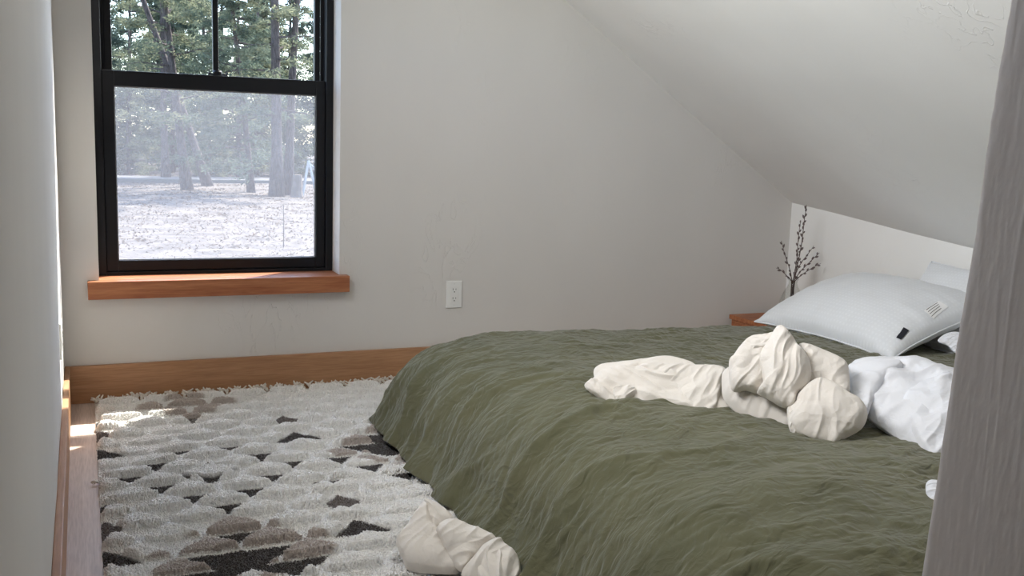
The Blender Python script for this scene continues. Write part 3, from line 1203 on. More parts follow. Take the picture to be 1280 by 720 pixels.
random.seed(31)
tips = [((3.105, -0.30, 0.775), 'tallest bare willow branch with furry buds, rising straight up the corner', 0.0031, 20),
        ((3.120, -0.25, 0.70), 'second tallest willow branch with furry buds, close beside the tallest', 0.0028, 15),
        ((3.000, -0.27, 0.607), 'willow branch with furry buds leaning left toward the back wall', 0.0025, 9),
        ((2.998, -0.25, 0.478), 'short willow branch leaning low to the left over the vase rim', 0.0023, 5),
        ((3.190, -0.27, 0.582), 'willow branch with furry buds, steepest of those leaning right', 0.0025, 8),
        ((3.226, -0.27, 0.548), 'willow branch leaning furthest right from the vase', 0.0025, 9),
        ((3.214, -0.30, 0.502), 'lowest willow branch leaning right from the vase', 0.0023, 8)]
bm_ = MB()
bm_.lathe([(0.0001, -0.006), (0.0028, -0.004), (0.0036, 0.0), (0.003, 0.005), (0.0001, 0.009)], 7)
bud_me = bpy.data.meshes.new('bud')
bm_.bm.to_mesh(bud_me)
bm_.bm.free()
bud_me.materials.append(MATS['catkin'])
bud_me.polygons.foreach_set('use_smooth', [True] * len(bud_me.polygons))
for k, (tp, lab, rad, nb) in enumerate(tips):
    a = k * 0.9
    b0 = Vector((VX + 0.018 * math.cos(a + 2), VY + 0.018 * math.sin(a + 2), VZ + 0.008))
    nk = Vector((VX + 0.008 * math.cos(a), VY + 0.008 * math.sin(a), VZ + 0.19))
    tv = Vector(tp)
    pts = [b0, b0.lerp(nk, 0.5), nk]
    for i in range(1, 7):
        f_ = i / 6
        p = nk.lerp(tv, f_)
        wig = 0.007 * math.sin(f_ * math.pi)
        p += Vector((wig * math.sin(5 * f_ + k), wig * math.cos(4 * f_ + k), 0.012 * math.sin(f_ * math.pi) * (k > 1)))
        pts.append(p)
    br = tag(empty('willow_branch', b0), lab, 'branch', 'willow branches in the vase')
    lp = [p - b0 for p in pts]
    MB().tube(lp, [rad * (1 - 0.6 * i / 8) for i in range(9)], 6).build('stem', 'twig', br, True)
    for i in range(nb):
        f_ = 0.10 + 0.9 * (i + 0.5 * random.random()) / nb
        g_ = 2 + f_ * 6
        i0 = min(int(g_), 7)
        p = lp[i0].lerp(lp[i0 + 1], g_ - i0)
        ax = (lp[i0 + 1] - lp[i0]).normalized()
        sd = ax.cross(Vector((math.cos(i * 2.4), math.sin(i * 2.4), 0.2))).normalized()
        o = link('bud', bud_me, None, br)
        o.location = p + sd * (rad + 0.0016)
        o.rotation_euler = (ax + sd * 0.55).to_track_quat('Z', 'Y').to_euler()
        s_ = random.uniform(0.85, 1.45)
        o.scale = (s_, s_, s_)
# cloth shapes
FOLDS_CREAM1 = ((1.48, -1.649, 0.308), [[[[-0.104,0.124,0.079],[-0.085,0.132,0.093],[-0.044,0.117,0.1],[0.016,0.092,0.109],[0.068,0.074,0.119],[0.105,0.057,0.123],[0.136,0.029,0.118],[0.156,0.002,0.109],[0.159,-0.035,0.086],[0.084,-0.033,0.056],[-0.011,0.022,0.051],[-0.085,0.072,0.053],[-0.108,0.1,0.062]],[-0.332,-0.518,0.788],0.022,0.05,[9,0.3,0.004]],[[[-0.121,0.096,0.066],[-0.094,0.104,0.085],[-0.042,0.084,0.096],[0.046,0.035,0.102],[0.12,-0.013,0.101],[0.188,-0.069,0.092],[0.174,-0.104,0.058],[0.177,-0.137,0.035],[0.184,-0.169,0.014],[0.122,-0.148,-0.0],[0.046,-0.097,0.001],[-0.043,-0.037,0.003],[-0.086,-0.003,0.009],[-0.121,0.039,0.023],[-0.14,0.07,0.037],[-0.149,0.088,0.047]],[-0.361,-0.563,0.743],0.03,0.05,[10,-0.35,0.006]],[[[-0.002,0.043,0.11],[0.094,-0.01,0.116],[0.194,-0.07,0.119],[0.176,-0.104,0.083],[0.16,-0.12,0.061],[0.114,-0.16,0.004],[0.076,-0.137,0.003],[0.058,-0.084,0.037],[0.04,-0.028,0.073]],[-0.375,-0.585,0.719],0.016,0.02,[12,1.0,0.005]],[[[-0.099,0.018,0.054],[-0.07,0.009,0.063],[-0.047,-0.008,0.061],[-0.049,-0.022,0.047],[-0.072,-0.025,0.031],[-0.089,-0.035,0.013],[-0.105,-0.013,0.024]],[-0.388,-0.605,0.695],0.014,0.02,[25,0.6,0.004]],[[[-0.158,0.072,0.051],[-0.142,0.079,0.065],[-0.119,0.066,0.066],[-0.098,0.028,0.047],[-0.084,-0.007,0.025],[-0.084,-0.026,0.01],[-0.115,0.004,0.018],[-0.14,0.037,0.032]],[-0.375,-0.585,0.719],0.012,0.02,[20,-0.7,0.004]]])
FOLDS_CREAM2 = ((1.712, -1.972, 0.314), [[[[-0.103,0.136,0.154],[-0.118,0.097,0.091],[-0.09,0.075,0.093],[-0.067,0.054,0.09],[-0.04,0.05,0.112],[-0.024,0.068,0.151],[-0.02,0.083,0.174],[-0.009,0.092,0.197],[0.013,0.105,0.234],[-0.01,0.118,0.228],[-0.037,0.136,0.221],[-0.068,0.14,0.194],[-0.09,0.138,0.17]],[-0.542,-0.652,0.53],0.032,0.05,[14,1.1,0.005]],[[[0.061,0.064,0.207],[0.082,0.046,0.208],[0.111,0.014,0.198],[0.132,-0.014,0.186],[0.141,-0.033,0.173],[0.134,-0.052,0.144],[0.118,-0.072,0.106],[0.089,-0.06,0.093],[0.061,-0.022,0.11],[0.035,-0.001,0.109],[0.044,0.032,0.155]],[-0.53,-0.637,0.559],0.034,0.05,[11,0.9,0.005]],[[[0.001,0.082,0.256],[0.014,0.073,0.259],[0.025,0.049,0.238],[0.03,0.028,0.216],[0.039,0.012,0.204],[0.04,-0.011,0.176],[0.032,-0.027,0.145],[0.017,-0.033,0.12],[-0.007,-0.028,0.1],[-0.023,-0.039,0.069],[-0.046,-0.019,0.069],[-0.068,0.01,0.084],[-0.085,0.034,0.096],[-0.066,0.037,0.121],[-0.06,0.07,0.172],[-0.043,0.078,0.201],[-0.018,0.081,0.233]],[-0.554,-0.666,0.5],0.034,0.05,[12,1.35,0.007]],[[[-0.025,-0.04,0.086],[-0.01,-0.034,0.106],[0.021,-0.036,0.133],[0.046,-0.047,0.146],[0.069,-0.077,0.136],[0.086,-0.109,0.118],[0.102,-0.132,0.108],[0.104,-0.152,0.089],[0.097,-0.164,0.069],[0.075,-0.169,0.043],[0.036,-0.157,0.019],[0.024,-0.158,0.006],[0.012,-0.153,0.0],[-0.011,-0.131,0.002],[-0.038,-0.101,0.007],[-0.051,-0.08,0.019],[-0.055,-0.058,0.037],[-0.042,-0.041,0.069]],[-0.545,-0.611,0.574],0.04,0.05,[9,1.2,0.006]],[[[-0.048,-0.042,0.072],[-0.032,-0.052,0.077],[-0.032,-0.071,0.053],[-0.042,-0.083,0.029],[-0.054,-0.083,0.016],[-0.059,-0.067,0.03]],[-0.55,-0.646,0.53],0.012,0.02,[25,1.3,0.003]],[[[-0.072,0.115,0.21],[-0.039,0.103,0.23],[-0.016,0.089,0.236],[-0.01,0.074,0.224],[-0.034,0.074,0.2],[-0.062,0.081,0.179],[-0.072,0.096,0.189]],[-0.542,-0.652,0.53],0.01,0.02,[30,0.5,0.003]]])
FOLDS_UNDER = ((1.709, -1.887, 0.309), [[[[-0.053,0.135,0.115],[-0.088,0.091,0.075],[-0.098,0.06,0.052],[-0.089,0.013,0.03],[-0.064,-0.036,0.013],[-0.034,-0.078,0.003],[-0.012,-0.101,-0.0],[0.046,-0.118,0.016],[0.113,-0.111,0.051],[0.13,-0.057,0.089],[0.105,0.013,0.118],[0.046,0.073,0.125],[-0.002,0.116,0.127]],[-0.367,-0.459,0.809],0.045,0.05,[16,1.3,0.004]]])
FOLDS_WHITE = ((1.977, -2.099, 0.309), [[[[-0.027,0.195,0.133],[0.001,0.203,0.146],[0.039,0.194,0.156],[0.103,0.158,0.167],[0.145,0.115,0.168],[0.171,0.056,0.157],[0.183,-0.028,0.133],[0.161,-0.101,0.101],[0.091,-0.152,0.059],[0.01,-0.174,0.023],[-0.051,-0.174,0.001],[-0.071,-0.157,-0.0],[-0.086,-0.107,0.012],[-0.095,-0.035,0.032],[-0.1,0.032,0.053],[-0.081,0.111,0.086]],[-0.319,-0.3,0.899],0.045,0.06,[8,0.75,0.007]],[[[-0.062,0.158,0.149],[-0.038,0.162,0.159],[-0.003,0.15,0.169],[0.054,0.11,0.176],[0.046,0.076,0.161],[-0.028,0.06,0.126],[-0.096,0.026,0.088],[-0.134,0.005,0.065],[-0.124,0.064,0.09]],[-0.342,-0.322,0.883],0.02,0.03,[9,0.2,0.005]],[[[-0.036,-0.014,0.104],[0.031,-0.001,0.137],[0.094,-0.016,0.158],[0.119,-0.084,0.141],[0.072,-0.157,0.093],[-0.011,-0.191,0.044],[-0.079,-0.194,0.014],[-0.102,-0.178,0.011],[-0.092,-0.123,0.037]],[-0.364,-0.342,0.866],0.024,0.03,[9,1.2,0.007]]])
FOLDS_CORNER1 = ((2.831, -1.441, 0.346), [[[[-0.032,0.033,0.033],[0.004,0.028,0.06],[0.034,0.0,0.064],[0.02,-0.032,0.026],[-0.008,-0.033,-0.0],[-0.017,0.003,0.021]],[-0.565,-0.518,0.643],0.006,0.01,[30,0.4,0.002]]])
FOLDS_CORNER2 = ((1.656, -2.504, 0.322), [[[[-0.009,0.02,0.027],[0.004,0.019,0.038],[0.019,-0.001,0.036],[0.013,-0.019,0.016],[-0.009,-0.015,-0.0],[-0.02,-0.001,0.001]],[-0.566,-0.516,0.643],0.01,0.01,[30,0.4,0.002]]])
FOLDS_FLOORCASE = ((0.856, -1.87, 0.012), [[[[-0.043,0.151,0.128],[-0.095,0.113,0.091],[-0.133,0.085,0.065],[-0.131,0.04,0.037],[-0.125,0.012,0.02],[-0.079,-0.014,0.015],[-0.016,-0.035,0.016],[-0.022,0.005,0.04],[-0.025,0.042,0.063],[-0.031,0.072,0.08],[-0.039,0.093,0.092],[-0.038,0.127,0.113]],[-0.193,-0.525,0.829],0.03,0.03,[10,0.9,0.004]],[[[-0.045,0.145,0.132],[-0.022,0.131,0.128],[-0.002,0.106,0.117],[0.012,0.074,0.1],[-0.007,0.071,0.094],[-0.044,0.066,0.082],[-0.047,0.085,0.093],[-0.048,0.116,0.113]],[-0.193,-0.525,0.829],0.018,0.03,[10,-0.8,0.004]],[[[-0.046,0.053,0.092],[-0.011,0.063,0.107],[0.027,0.038,0.1],[0.057,0.014,0.091],[0.086,-0.018,0.076],[0.056,-0.022,0.066],[0.014,-0.04,0.043],[-0.017,-0.053,0.026],[-0.036,-0.017,0.047],[-0.045,0.025,0.073]],[-0.203,-0.552,0.809],0.024,0.03,[10,0.5,0.005]],[[[0.084,-0.023,0.08],[0.097,-0.046,0.068],[0.115,-0.077,0.051],[0.106,-0.113,0.024],[0.087,-0.13,0.007],[0.034,-0.122,0.0],[-0.017,-0.086,0.012],[-0.019,-0.059,0.029],[0.015,-0.04,0.051],[0.051,-0.025,0.07]],[-0.203,-0.552,0.809],0.032,0.04,[11,1.0,0.007]],[[[0.058,-0.055,0.085],[0.07,-0.077,0.072],[0.069,-0.11,0.048],[0.058,-0.147,0.018],[0.029,-0.142,0.014],[0.004,-0.116,0.026],[0.008,-0.085,0.05],[0.032,-0.063,0.072]],[-0.212,-0.578,0.788],0.014,0.02,[14,1.5,0.005]]])


# ------------------------------------------------------------------ pillows and loose pillowcases
def pillow_faces(nu, nv):
    idx, F = {}, []
    for s in (1, -1):
        for i in range(nu):
            for j in range(nv):
                b = i in (0, nu - 1) or j in (0, nv - 1)
                idx.setdefault((i, j, 0 if b else s), len(idx))
    for s in (1, -1):
        for i in range(nu - 1):
            for j in range(nv - 1):
                f = [idx[(a, b, 0 if (a in (0, nu - 1) or b in (0, nv - 1)) else s)] for a, b in ((i, j), (i + 1, j), (i + 1, j + 1), (i, j + 1))]
                F.append(f if s > 0 else f[::-1])
    rim = [idx[(i, 0, 0)] for i in range(nu)] + [idx[(nu - 1, j, 0)] for j in range(1, nv)] + [idx[(i, nv - 1, 0)] for i in range(nu - 2, -1, -1)] + [idx[(0, j, 0)] for j in range(nv - 2, 0, -1)]
    return np.array(F), rim


from mathutils.bvhtree import BVHTree
NPU, NPV = 62, 46
PF, PRIM = pillow_faces(NPU, NPV)


def pillow_shape():
    # two panels sewn round the edge and stuffed: sides pull in, corners stay sharp
    V = []
    for s in (1, -1):
        for i in range(NPU):
            for j in range(NPV):
                b = i in (0, NPU - 1) or j in (0, NPV - 1)
                if b and s < 0:
                    continue
                u, v = 2 * i / (NPU - 1) - 1, 2 * j / (NPV - 1) - 1
                h = (max(0.0, 1 - abs(u) ** 2.3) * max(0.0, 1 - abs(v) ** 2.2)) ** 0.46
                x = 0.375 * u * (1 - 0.055 * (1 - v * v) * u * u)
                y = 0.280 * v * (1 - 0.085 * (1 - u * u) * v * v)
                V.append((x, y, s * h * (0.112 if s > 0 else 0.070)))
    return np.array(V)


PV = pillow_shape()


def pillow(name, label, mtx, material, thick=1.0, sag=0.0, scale=(1, 1)):
    V = PV.copy()
    V[:, 0] *= scale[0]
    V[:, 1] *= scale[1]
    # creases gathering toward the seams
    ed = np.minimum(0.36 - np.abs(PV[:, 0]), 0.265 - np.abs(PV[:, 1]))
    k = np.exp(-np.clip(ed, 0, 1) / 0.07)
    along = np.where(0.36 - np.abs(PV[:, 0]) < 0.265 - np.abs(PV[:, 1]), PV[:, 1], PV[:, 0])
    V[:, 2] = V[:, 2] * thick * (1 + 0.26 * k * perlin(along * 24, PV[:, 0] * 3 + 4)) + sag * (V[:, 1] / 0.26) ** 2 + 0.004 * perlin(PV[:, 0] * 9, PV[:, 1] * 9)
    e = empty(name, mtx.translation)
    e.matrix_world = mtx
    me = mesh_np('cover', V, PF)
    ob = link('cover', me, material, e, smooth=True)
    sb_ = ob.modifiers.new('smooth', 'SUBSURF')
    sb_.levels = sb_.render_levels = 1
    q = MB()
    pts = [tuple(V[i]) for i in PRIM]
    q.tube(pts + [pts[0]], [0.0032] * (len(pts) + 1), 6, False)
    q.build('piping', material, e, True)
    tag(e, label, 'pillow')
    return e, V


def frame_at(e, V, px_, py_, up=1):
    """point and normal on the pillow cover above local (x, y)"""
    bv = BVHTree.FromPolygons([tuple(v) for v in V], [tuple(f) for f in PF])
    h = bv.ray_cast(Vector((px_, py_, 0.5 * up)), Vector((0, 0, -up)))
    return h[0], h[1]


def on_pillow(e, V, pts2, name, material, lift, nx=9, ny=5):
    """a small strip laid on the cover, following it; pts2 = 4 corners (x, y) in pillow space"""
    bv = BVHTree.FromPolygons([tuple(v) for v in V], [tuple(f) for f in PF])
    Q = []
    for top_ in (1, 0):
        for i in range(nx):
            for j in range(ny):
                u, v = i / (nx - 1), j / (ny - 1)
                p = (Vector(pts2[0]) * (1 - u) + Vector(pts2[1]) * u) * (1 - v) + (Vector(pts2[3]) * (1 - u) + Vector(pts2[2]) * u) * v
                h = bv.ray_cast(Vector((p.x, p.y, 0.5)), Vector((0, 0, -1)))
                Q.append(h[0] + h[1] * (lift + 0.0012 * top_))
    F = grid_faces(nx, ny)
    ob = link(name, mesh_np(name, np.array([tuple(q) for q in Q]), np.concatenate([F, F[:, ::-1] + nx * ny])), material, e, smooth=True)
    return ob


def mtx(x, y, z, rz, tilt, roll=0.0):
    # local x -> along the bed width, local y -> toward the wall; tilt lifts the wall side
    return Matrix.Translation((x, y, z)) @ Matrix.Rotation(rz, 4, 'Z') @ Matrix.Rotation(-math.pi / 2, 4, 'Z') @ Matrix.Rotation(tilt, 4, 'X') @ Matrix.Rotation(roll, 4, 'Y')


# white down cover with a faint woven dot
m = MATS['down_cotton']
n, l = m.node_tree.nodes, m.node_tree.links
vo = n.new('ShaderNodeTexVoronoi')
vo.inputs['Scale'].default_value = 62.0
vo.inputs['Randomness'].default_value = 0.0
vo.voronoi_dimensions = '2D'
tc = n.new('ShaderNodeTexCoord')
mr = n.new('ShaderNodeMapRange')
mr.inputs['From Min'].default_value = 0.22
mr.inputs['From Max'].default_value = 0.30
mr.inputs['To Min'].default_value = 1.05
mr.inputs['To Max'].default_value = 1.0
hv = n.new('ShaderNodeHueSaturation')
bsdf = n['Principled BSDF']
old = bsdf.inputs['Base Color'].links[0].from_socket
l.new(tc.outputs['Object'], vo.inputs['Vector'])
l.new(vo.outputs['Distance'], mr.inputs[0])
l.new(mr.outputs[0], hv.inputs['Value'])
l.new(old, hv.inputs['Color'])
l.new(hv.outputs[0], bsdf.inputs['Base Color'])

p1, V1 = pillow('down_pillow', 'large plump white down pillow with dotted weave leaning against the low wall', mtx(2.865, -1.015, 0.412, 0.02, math.radians(17)), 'down_cotton', 1.0, -0.012)
on_pillow(p1, V1, [(0.285, 0.055), (0.30, -0.035), (0.335, -0.03), (0.32, 0.06)], 'care_label', 'tag_white', 0.0015)
for k in range(4):
    xa = 0.291 + 0.0085 * k
    on_pillow(p1, V1, [(xa, 0.040 - 0.004 * k), (xa + 0.010, -0.025 - 0.002 * k), (xa + 0.0115, -0.025 - 0.002 * k), (xa + 0.0015, 0.040 - 0.004 * k)], 'printed_line', 'tag_ink', 0.003, 5, 2)
bt = on_pillow(p1, V1, [(0.318, -0.155), (0.331, -0.205), (0.345, -0.20), (0.336, -0.15)], 'brand_tag', 'tag_black', 0.003)
bt['label'] = 'small black fabric tag on the pillow edge'
p2, V2 = pillow('down_pillow', 'white pillow standing behind the large pillow, only its top corner showing', mtx(3.075, -1.30, 0.445, 0.0, math.radians(47)), 'down_cotton', 0.55, 0.0, (0.92, 0.72))

def folds(name, data, material, label, cat, seed=0, nr=40, nb=170):
    """cloth built from overlapping puffed folds, each with its own outline, bulge and crease direction"""
    org, L = data
    VV, FF, off = [], [], 0
    for pi_, (pts, nrm, bulge, back, wr) in enumerate(L):
        P = np.array(pts)
        nrm = np.array(nrm)
        # smooth closed outline
        m_ = len(P)
        o_ = []
        for i in range(m_):
            a, b, c, d_ = P[i - 1], P[i], P[(i + 1) % m_], P[(i + 2) % m_]
            for t in np.linspace(0, 1, 12, endpoint=False):
                o_.append(0.5 * (2 * b + (c - a) * t + (2 * a - 5 * b + 4 * c - d_) * t * t + (3 * b - a - 3 * c + d_) * t ** 3))
        o_ = np.array(o_)
        Ls = np.concatenate([[0], np.cumsum(np.linalg.norm(np.diff(np.vstack([o_, o_[:1]]), axis=0), axis=1))])
        s = np.linspace(0, Ls[-1], nb, endpoint=False)
        oc = np.vstack([o_, o_[:1]])
        B = np.stack([np.interp(s, Ls, oc[:, k]) for k in range(3)], -1)
        cen = B.mean(0)
        ax = np.cross(nrm, [0, 0, 1.0])
        ax /= np.linalg.norm(ax)
        ay = np.cross(nrm, ax)
        for side, dep in ((1, bulge), (-1, back)):
            t = np.linspace(0, 1, nr)
            G = B[:, None, :] * (1 - t)[None, :, None] + cen * t[None, :, None]
            u, v = G @ ax, G @ ay
            cu, cv = math.cos(wr[1]), math.sin(wr[1])
            wu, wv = u * cu + v * cv, -u * cv + v * cu
            h = dep * (1 - (1 - t) ** 2.6)[None, :] ** 0.62 * (1.0 + 0.35 * perlin(u * 11 + seed, v * 11 + pi_ * 3))
            if side > 0:
                w1 = wv + 0.03 * perlin(wu * 7 + seed, wv * 7 + pi_)
                r1 = np.clip(ridged(wu * wr[0] * 0.30 + pi_ * 5.1, w1 * wr[0] + seed) - 0.45, 0, 1)
                r2 = np.clip(ridged(wu * wr[0] * 0.7 + pi_ * 2.1 + 9, w1 * wr[0] * 2.6 + seed) - 0.40, 0, 1)
                pf_ = np.abs(perlin(wu * wr[0] * 0.9 + pi_ * 3.7, w1 * wr[0] * 1.3 + seed * 2.0))
                h = h + wr[2] * (2.4 * r1 + 1.7 * r2 ** 1.3 + 2.4 * np.minimum(pf_, 0.5)) * sstep(0.0, 0.10, t)[None, :]
            Q = G + nrm * (h * side)[..., None]
            Q[:, 0] = B
            VV.append(Q.reshape(-1, 3))
            F = grid_faces(nb, nr, True)
            FF.append((F if side < 0 else F[:, ::-1]) + off)
            off += nb * nr
    ob = link(name, mesh_np(name, np.concatenate(VV), np.concatenate(FF)), material, smooth=True)
    ob.location = org
    tag(ob, label, cat)
    return ob


folds('folded_pillowcase', FOLDS_CREAM1, 'cream_cotton', 'flat folded cream pillowcase bundle lying leftmost on the green duvet', 'pillowcase', 3)
folds('crumpled_pillowcase', FOLDS_CREAM2, 'cream_cotton', 'tall crumpled cream pillowcase twisted into folds in the middle of the bed', 'pillowcase', 8)
folds('small_pillow', FOLDS_UNDER, 'pillow_ticking', 'plump off-white pillow poking out beneath the tall crumpled cream pillowcase', 'pillow', 5)
folds('dropped_pillowcase', FOLDS_FLOORCASE, 'cream_cotton', 'crumpled cream pillowcase dropped on the rug at the foot of the bed', 'pillowcase', 12)
folds('white_pillow', FOLDS_WHITE, 'white_cotton', 'smooth bright white pillow lying slumped beside the tall crumpled cream pillowcase', 'pillow', 15)
folds('cloth_corner', FOLDS_CORNER1, 'white_cotton', 'small white cloth corner sticking up beside the black tag of the large pillow', 'cloth', 2)
folds('cloth_corner', FOLDS_CORNER2, 'white_cotton', 'tiny white cloth corner lying on the duvet at the edge of the door wall', 'cloth', 4)

# ================================================================== OUTDOORS
GZ = -1.6
rs = np.random.RandomState(77)
nu, nv = 120, 150
XX, YY = np.meshgrid(np.linspace(-40, 90, nu), np.linspace(2.0, 190, nv), indexing='ij')
ZZ = GZ + 0.12 * perlin(XX * 0.16, YY * 0.16) + 0.05 * perlin(XX * 0.6, YY * 0.6)
me = mesh_np('ground', np.stack([XX, YY, ZZ], -1).reshape(-1, 3), grid_faces(nu, nv)[:, ::-1])
tag(link('ground', me, 'dry_ground', smooth=True), kind='structure')
rb = MB().box(-40, 90, 46.5, 49.5, GZ - 0.1, GZ + 0.16)
tag(rb.build('road', 'gravel_road'), kind='structure')
# dry grass and litter over the clearing
n_ = 42000
gy_ = 6 + 50 * rs.power(1.4, n_)
gx_ = 0.1 * gy_ + 0.9 * rs.uniform(-0.28, 0.42, n_) * (gy_ + 6)
gz_ = GZ + 0.12 * perlin(gx_ * 0.16, gy_ * 0.16) + 0.05 * perlin(gx_ * 0.6, gy_ * 0.6)
ht = rs.uniform(0.01, 0.05, n_)
a = rs.uniform(0, 6.28, n_)
wd = rs.uniform(0.015, 0.05, n_) * (0.5 + gy_ / 40)
ln_ = rs.normal(size=(n_, 2)) * 0.10
V = np.empty((n_, 3, 3))
V[:, 0] = np.stack([gx_ - np.cos(a) * wd, gy_ - np.sin(a) * wd, gz_ - 0.02], -1)
V[:, 1] = np.stack([gx_ + np.cos(a) * wd, gy_ + np.sin(a) * wd, gz_ - 0.02], -1)
V[:, 2] = np.stack([gx_ + ln_[:, 0], gy_ + ln_[:, 1], gz_ + ht], -1)
me = mesh_np('dry_grass', V.reshape(-1, 3), np.arange(n_ * 3).reshape(-1, 3))
tag(link('dry_grass', me, 'dry_grass'), 'pale dry grass and needle litter covering the clearing outside', 'grass', kind='stuff')


def tuft_cloud(cent, rad, n, size, rs):
    """needle sprays: little bent triangles scattered in an ellipsoid"""
    u = rs.normal(size=(n, 3))
    u /= np.linalg.norm(u, axis=1)[:, None]
    p = np.array(cent) + u * (rs.uniform(0, 1, n) ** 0.45)[:, None] * np.array(rad)
    d1 = rs.normal(size=(n, 3))
    d1[:, 2] *= 0.6
    d1 /= np.linalg.norm(d1, axis=1)[:, None]
    d2 = np.cross(d1, rs.normal(size=(n, 3)))
    d2 /= np.linalg.norm(d2, axis=1)[:, None]
    s = size * rs.uniform(0.5, 1.3, n)[:, None]
    return np.stack([p - d1 * s - d2 * s * 0.28, p + d1 * s, p - d1 * s + d2 * s * 0.28], 1)


def crown_mesh(name, height, z0, spread, nb, per, size, seed, taper=0.75):
    """branches on a trunk of given height; foliage sprays along each branch"""
    rs = np.random.RandomState(seed)
    tris = []
    br = MB()
    for i in range(nb):
        f = (i + rs.uniform(0, 1)) / nb
        z = z0 + (height - z0) * f
        L = spread * (1 - taper * f) * rs.uniform(0.65, 1.15)
        a = i * 2.4 + rs.uniform(-0.5, 0.5)
        dv = np.array([math.cos(a), math.sin(a), rs.uniform(-0.30, 0.20)])
        end = np.array([0, 0, z]) + dv * L
        br.tube([(0, 0, z), tuple(np.array([0, 0, z]) + dv * L * 0.5 + (0, 0, 0.06 * L)), tuple(end)], [0.035 + 0.012 * L, 0.025, 0.008], 4, False)
        for t in (0.35, 0.6, 0.82, 1.0):
            c = np.array([0, 0, z]) + dv * L * t + rs.normal(size=3) * 0.1
            tris.append(tuft_cloud(c, (0.30 * L * 0.5 + 0.18, 0.30 * L * 0.5 + 0.18, 0.16 + 0.05 * L), per, size, rs))
    V = np.concatenate(tris).reshape(-1, 3)
    fm = mesh_np(name, V, np.arange(len(V)).reshape(-1, 3))
    bm2 = bpy.data.meshes.new('branches')
    br.bm.to_mesh(bm2)
    br.bm.free()
    return fm, bm2


CROWNS = {
    'high': crown_mesh('foliage', 15, 3.2, 3.0, 34, 80, 0.11, 1, 0.5),
    'pine': crown_mesh('foliage', 14, 1.4, 3.2, 44, 75, 0.12, 2, 0.6),
    'fir': crown_mesh('foliage', 13, 0.3, 2.9, 60, 75, 0.135, 3, 0.75),
    'bush': crown_mesh('foliage', 9, 0.1, 2.6, 46, 75, 0.13, 4, 0.7),
}
for k_, (a_, b_) in CROWNS.items():
    a_.materials.append(MATS['needles_b' if k_ in ('bush', 'high') else 'needles_a'])
    b_.materials.append(MATS['bark'])


def tree(name, label, x, y, crown, rad, top=(0, 0), h=15, group=None, s=1.0, rot=0.0):
    zb = GZ - 0.1
    t = tag(empty(name, (x, y, zb)), label, 'tree', group)
    pts, rr = [], []
    for i in range(9):
        f = i / 8
        pts.append((top[0] * f + 0.05 * math.sin(f * 7 + x), top[1] * f, h * f))
        rr.append(rad * (1.45 if i == 0 else 1.0 - 0.72 * f))
    MB().tube(pts, rr, 12).build('trunk', 'bark', t, True)
    if crown:
        fm, bmz = CROWNS[crown]
        f_ = link('foliage', fm, None, t)
        b_ = link('branches', bmz, None, t)
        for o in (f_, b_):
            o.scale = (s, s, s)
            o.rotation_euler = (0, 0, rot)
            o.location = (top[0] * 0.4, top[1] * 0.4, 0)
    return t


tree('pine_tree', 'dark pine trunk leftmost of those standing in the clearing beyond the window', 3.95, 48.5, 'high', 0.19, (-0.2, 0), 15, s=1.0, rot=0.4)
tree('pine_tree', 'straight thick pine trunk left of centre through the window screen', 4.25, 40.8, 'high', 0.20, (-1.7, 0), 15, s=0.95, rot=1.9)
tree('pine_tree', 'leaning pine trunk crossing behind its straight neighbour in the clearing', 5.45, 43.8, None, 0.19, (-4.6, 0), 14)
tree('pine_tree', 'slender pine trunk right of centre through the window screen', 6.68, 39.6, 'pine', 0.14, (-1.1, 0), 13, s=0.85, rot=2.2)
tree('pine_tree', 'thickest pale pine trunk on the right side of the clearing', 7.30, 37.2, 'high', 0.24, (0.1, 0), 16, s=1.0, rot=3.3)
tree('pine_tree', 'dark pine trunk just behind the thickest trunk', 8.00, 38.6, None, 0.20, (0.9, 0), 15)
tree('pine_tree', 'thin distant pine trunk between the slender and leaning trunks', 7.7, 50.5, 'pine', 0.13, (0.1, 0), 13, s=1.0, rot=5.0)
random.seed(4)
bgt = [(0.5, 56, 'fir', 0.9), (5.0, 58, 'fir', 1.0), (9.6, 57, 'bush', 1.0), (13.8, 56, 'fir', 0.95), (3.0, 66, 'pine', 1.1), (7.4, 64, 'fir', 1.1),
       (11.5, 66, 'bush', 1.35), (16.5, 65, 'pine', 1.1), (0.0, 76, 'fir', 1.3), (5.6, 78, 'bush', 1.6), (10.5, 80, 'fir', 1.3), (15.5, 78, 'fir', 1.25), (20.5, 76, 'pine', 1.3),
       (2.0, 94, 'fir', 1.6), (9.0, 96, 'bush', 2.0), (16.0, 95, 'fir', 1.6), (23.0, 92, 'fir', 1.5), (6.5, 53.5, 'bush', 0.55), (2.4, 54.5, 'bush', 0.6), (11.0, 54.5, 'bush', 0.5)]
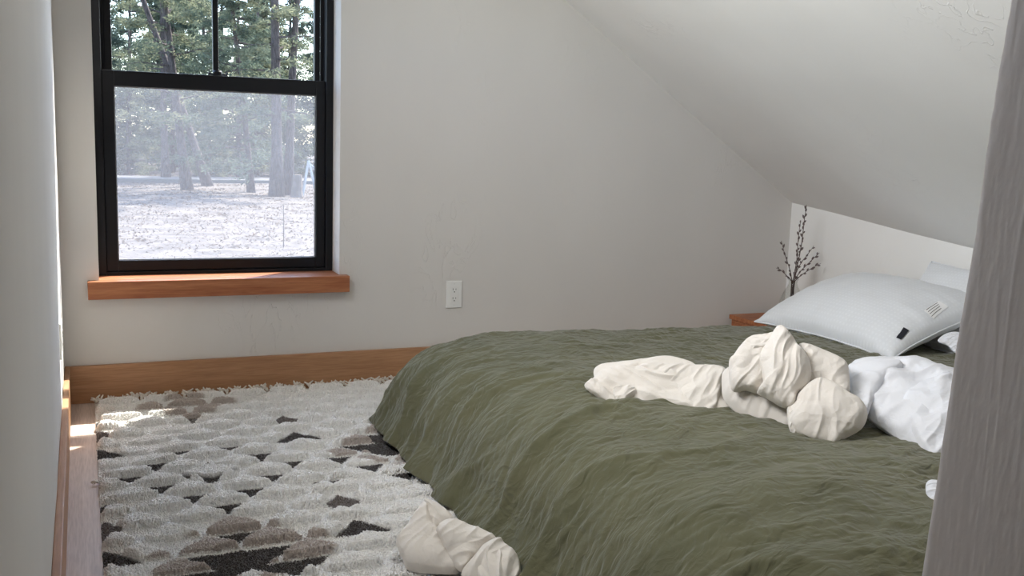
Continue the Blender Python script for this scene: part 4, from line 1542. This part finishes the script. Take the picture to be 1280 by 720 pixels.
for i, (x, y, c, s) in enumerate(bgt):
    g = {'fir': ('fir_tree', 'dense dark fir beyond the road', 'firs of the forest edge'),
         'bush': ('young_pine', 'bushy yellow-green young pine beyond the road', 'young pines of the forest edge'),
         'pine': ('tall_pine', 'tall open-crowned pine beyond the road', 'tall pines deep in the forest')}[c]
    far = 'first row' if y < 60 else 'second row' if y < 70 else 'third row' if y < 85 else 'furthest row'
    side = 'far left' if x < 0.09 * y else 'left of centre' if x < 0.125 * y else 'right of centre' if x < 0.165 * y else 'far right'
    tree(g[0], g[1].replace('beyond the road', 'beyond the road, %s, %s' % (far, side)), x, y, c, 0.16 * s, (0.2, 0), 13 * s, group=g[2], s=s, rot=random.uniform(0, 6))

for i, (x, y, c, s) in enumerate([(-6, 55, 'fir', 1.0), (-12, 58, 'bush', 1.3), (-4, 68, 'fir', 1.2), (-18, 62, 'fir', 1.2), (-10, 74, 'bush', 1.7), (-20, 80, 'fir', 1.5), (-28, 66, 'fir', 1.3), (-6, 90, 'fir', 1.7),
                                  (20, 57, 'fir', 1.0), (26, 64, 'bush', 1.4), (30, 72, 'fir', 1.4), (33, 88, 'fir', 1.7), (27, 56, 'fir', 1.1), (36, 62, 'bush', 1.4)]):
    side = 'left' if x < 0 else 'right'
    tree('fir_tree' if c == 'fir' else 'young_pine', '%s in the forest just past the %s edge of the window view' % ('dark fir' if c == 'fir' else 'bushy young pine', side), x, y, c, 0.16 * s, (0.2, 0), 13 * s, group='%s trees past the %s of the view' % (c, side), s=s, rot=i * 1.1)

# weathered stump, white trestle, marker stake in the clearing
st = MB()
st.tube([(0, 0, -0.1), (0, 0, 0.25), (0.02, 0, 0.75), (0.02, 0, 0.9)], [0.30, 0.22, 0.20, 0.19], 12)
o = st.build('tree_stump', 'stump_wood', smooth=False, loc=(8.05, 36.6, GZ))
tag(o, 'weathered tree stump beside the thickest pine trunk', 'stump')
tr_ = tag(empty('white_trestle', (8.75, 37.2, GZ)), 'white weathered timber trestle at the right edge of the clearing', 'trestle')
for pts in ([(-0.35, 0, 0), (-0.1, 0, 1.45)], [(0.25, 0, 0), (-0.1, 0, 1.45)], [(-0.1, 0.1, 1.35), (0.55, 0.1, 0.85)], [(0.8, 0, 0), (0.75, 0, 1.5)]):
    MB().tube(pts, [0.06, 0.055], 6).build('timber', 'weathered_white', tr_)
o = MB().tube([(0, 0, -0.1), (0.01, 0, 0.55), (0, 0, 1.0)], [0.012, 0.011, 0.009], 6).build('marker_stake', 'stump_wood', loc=(4.22, 18.7, GZ))
tag(o, 'thin dark stake standing upright in the dry grass', 'stake')
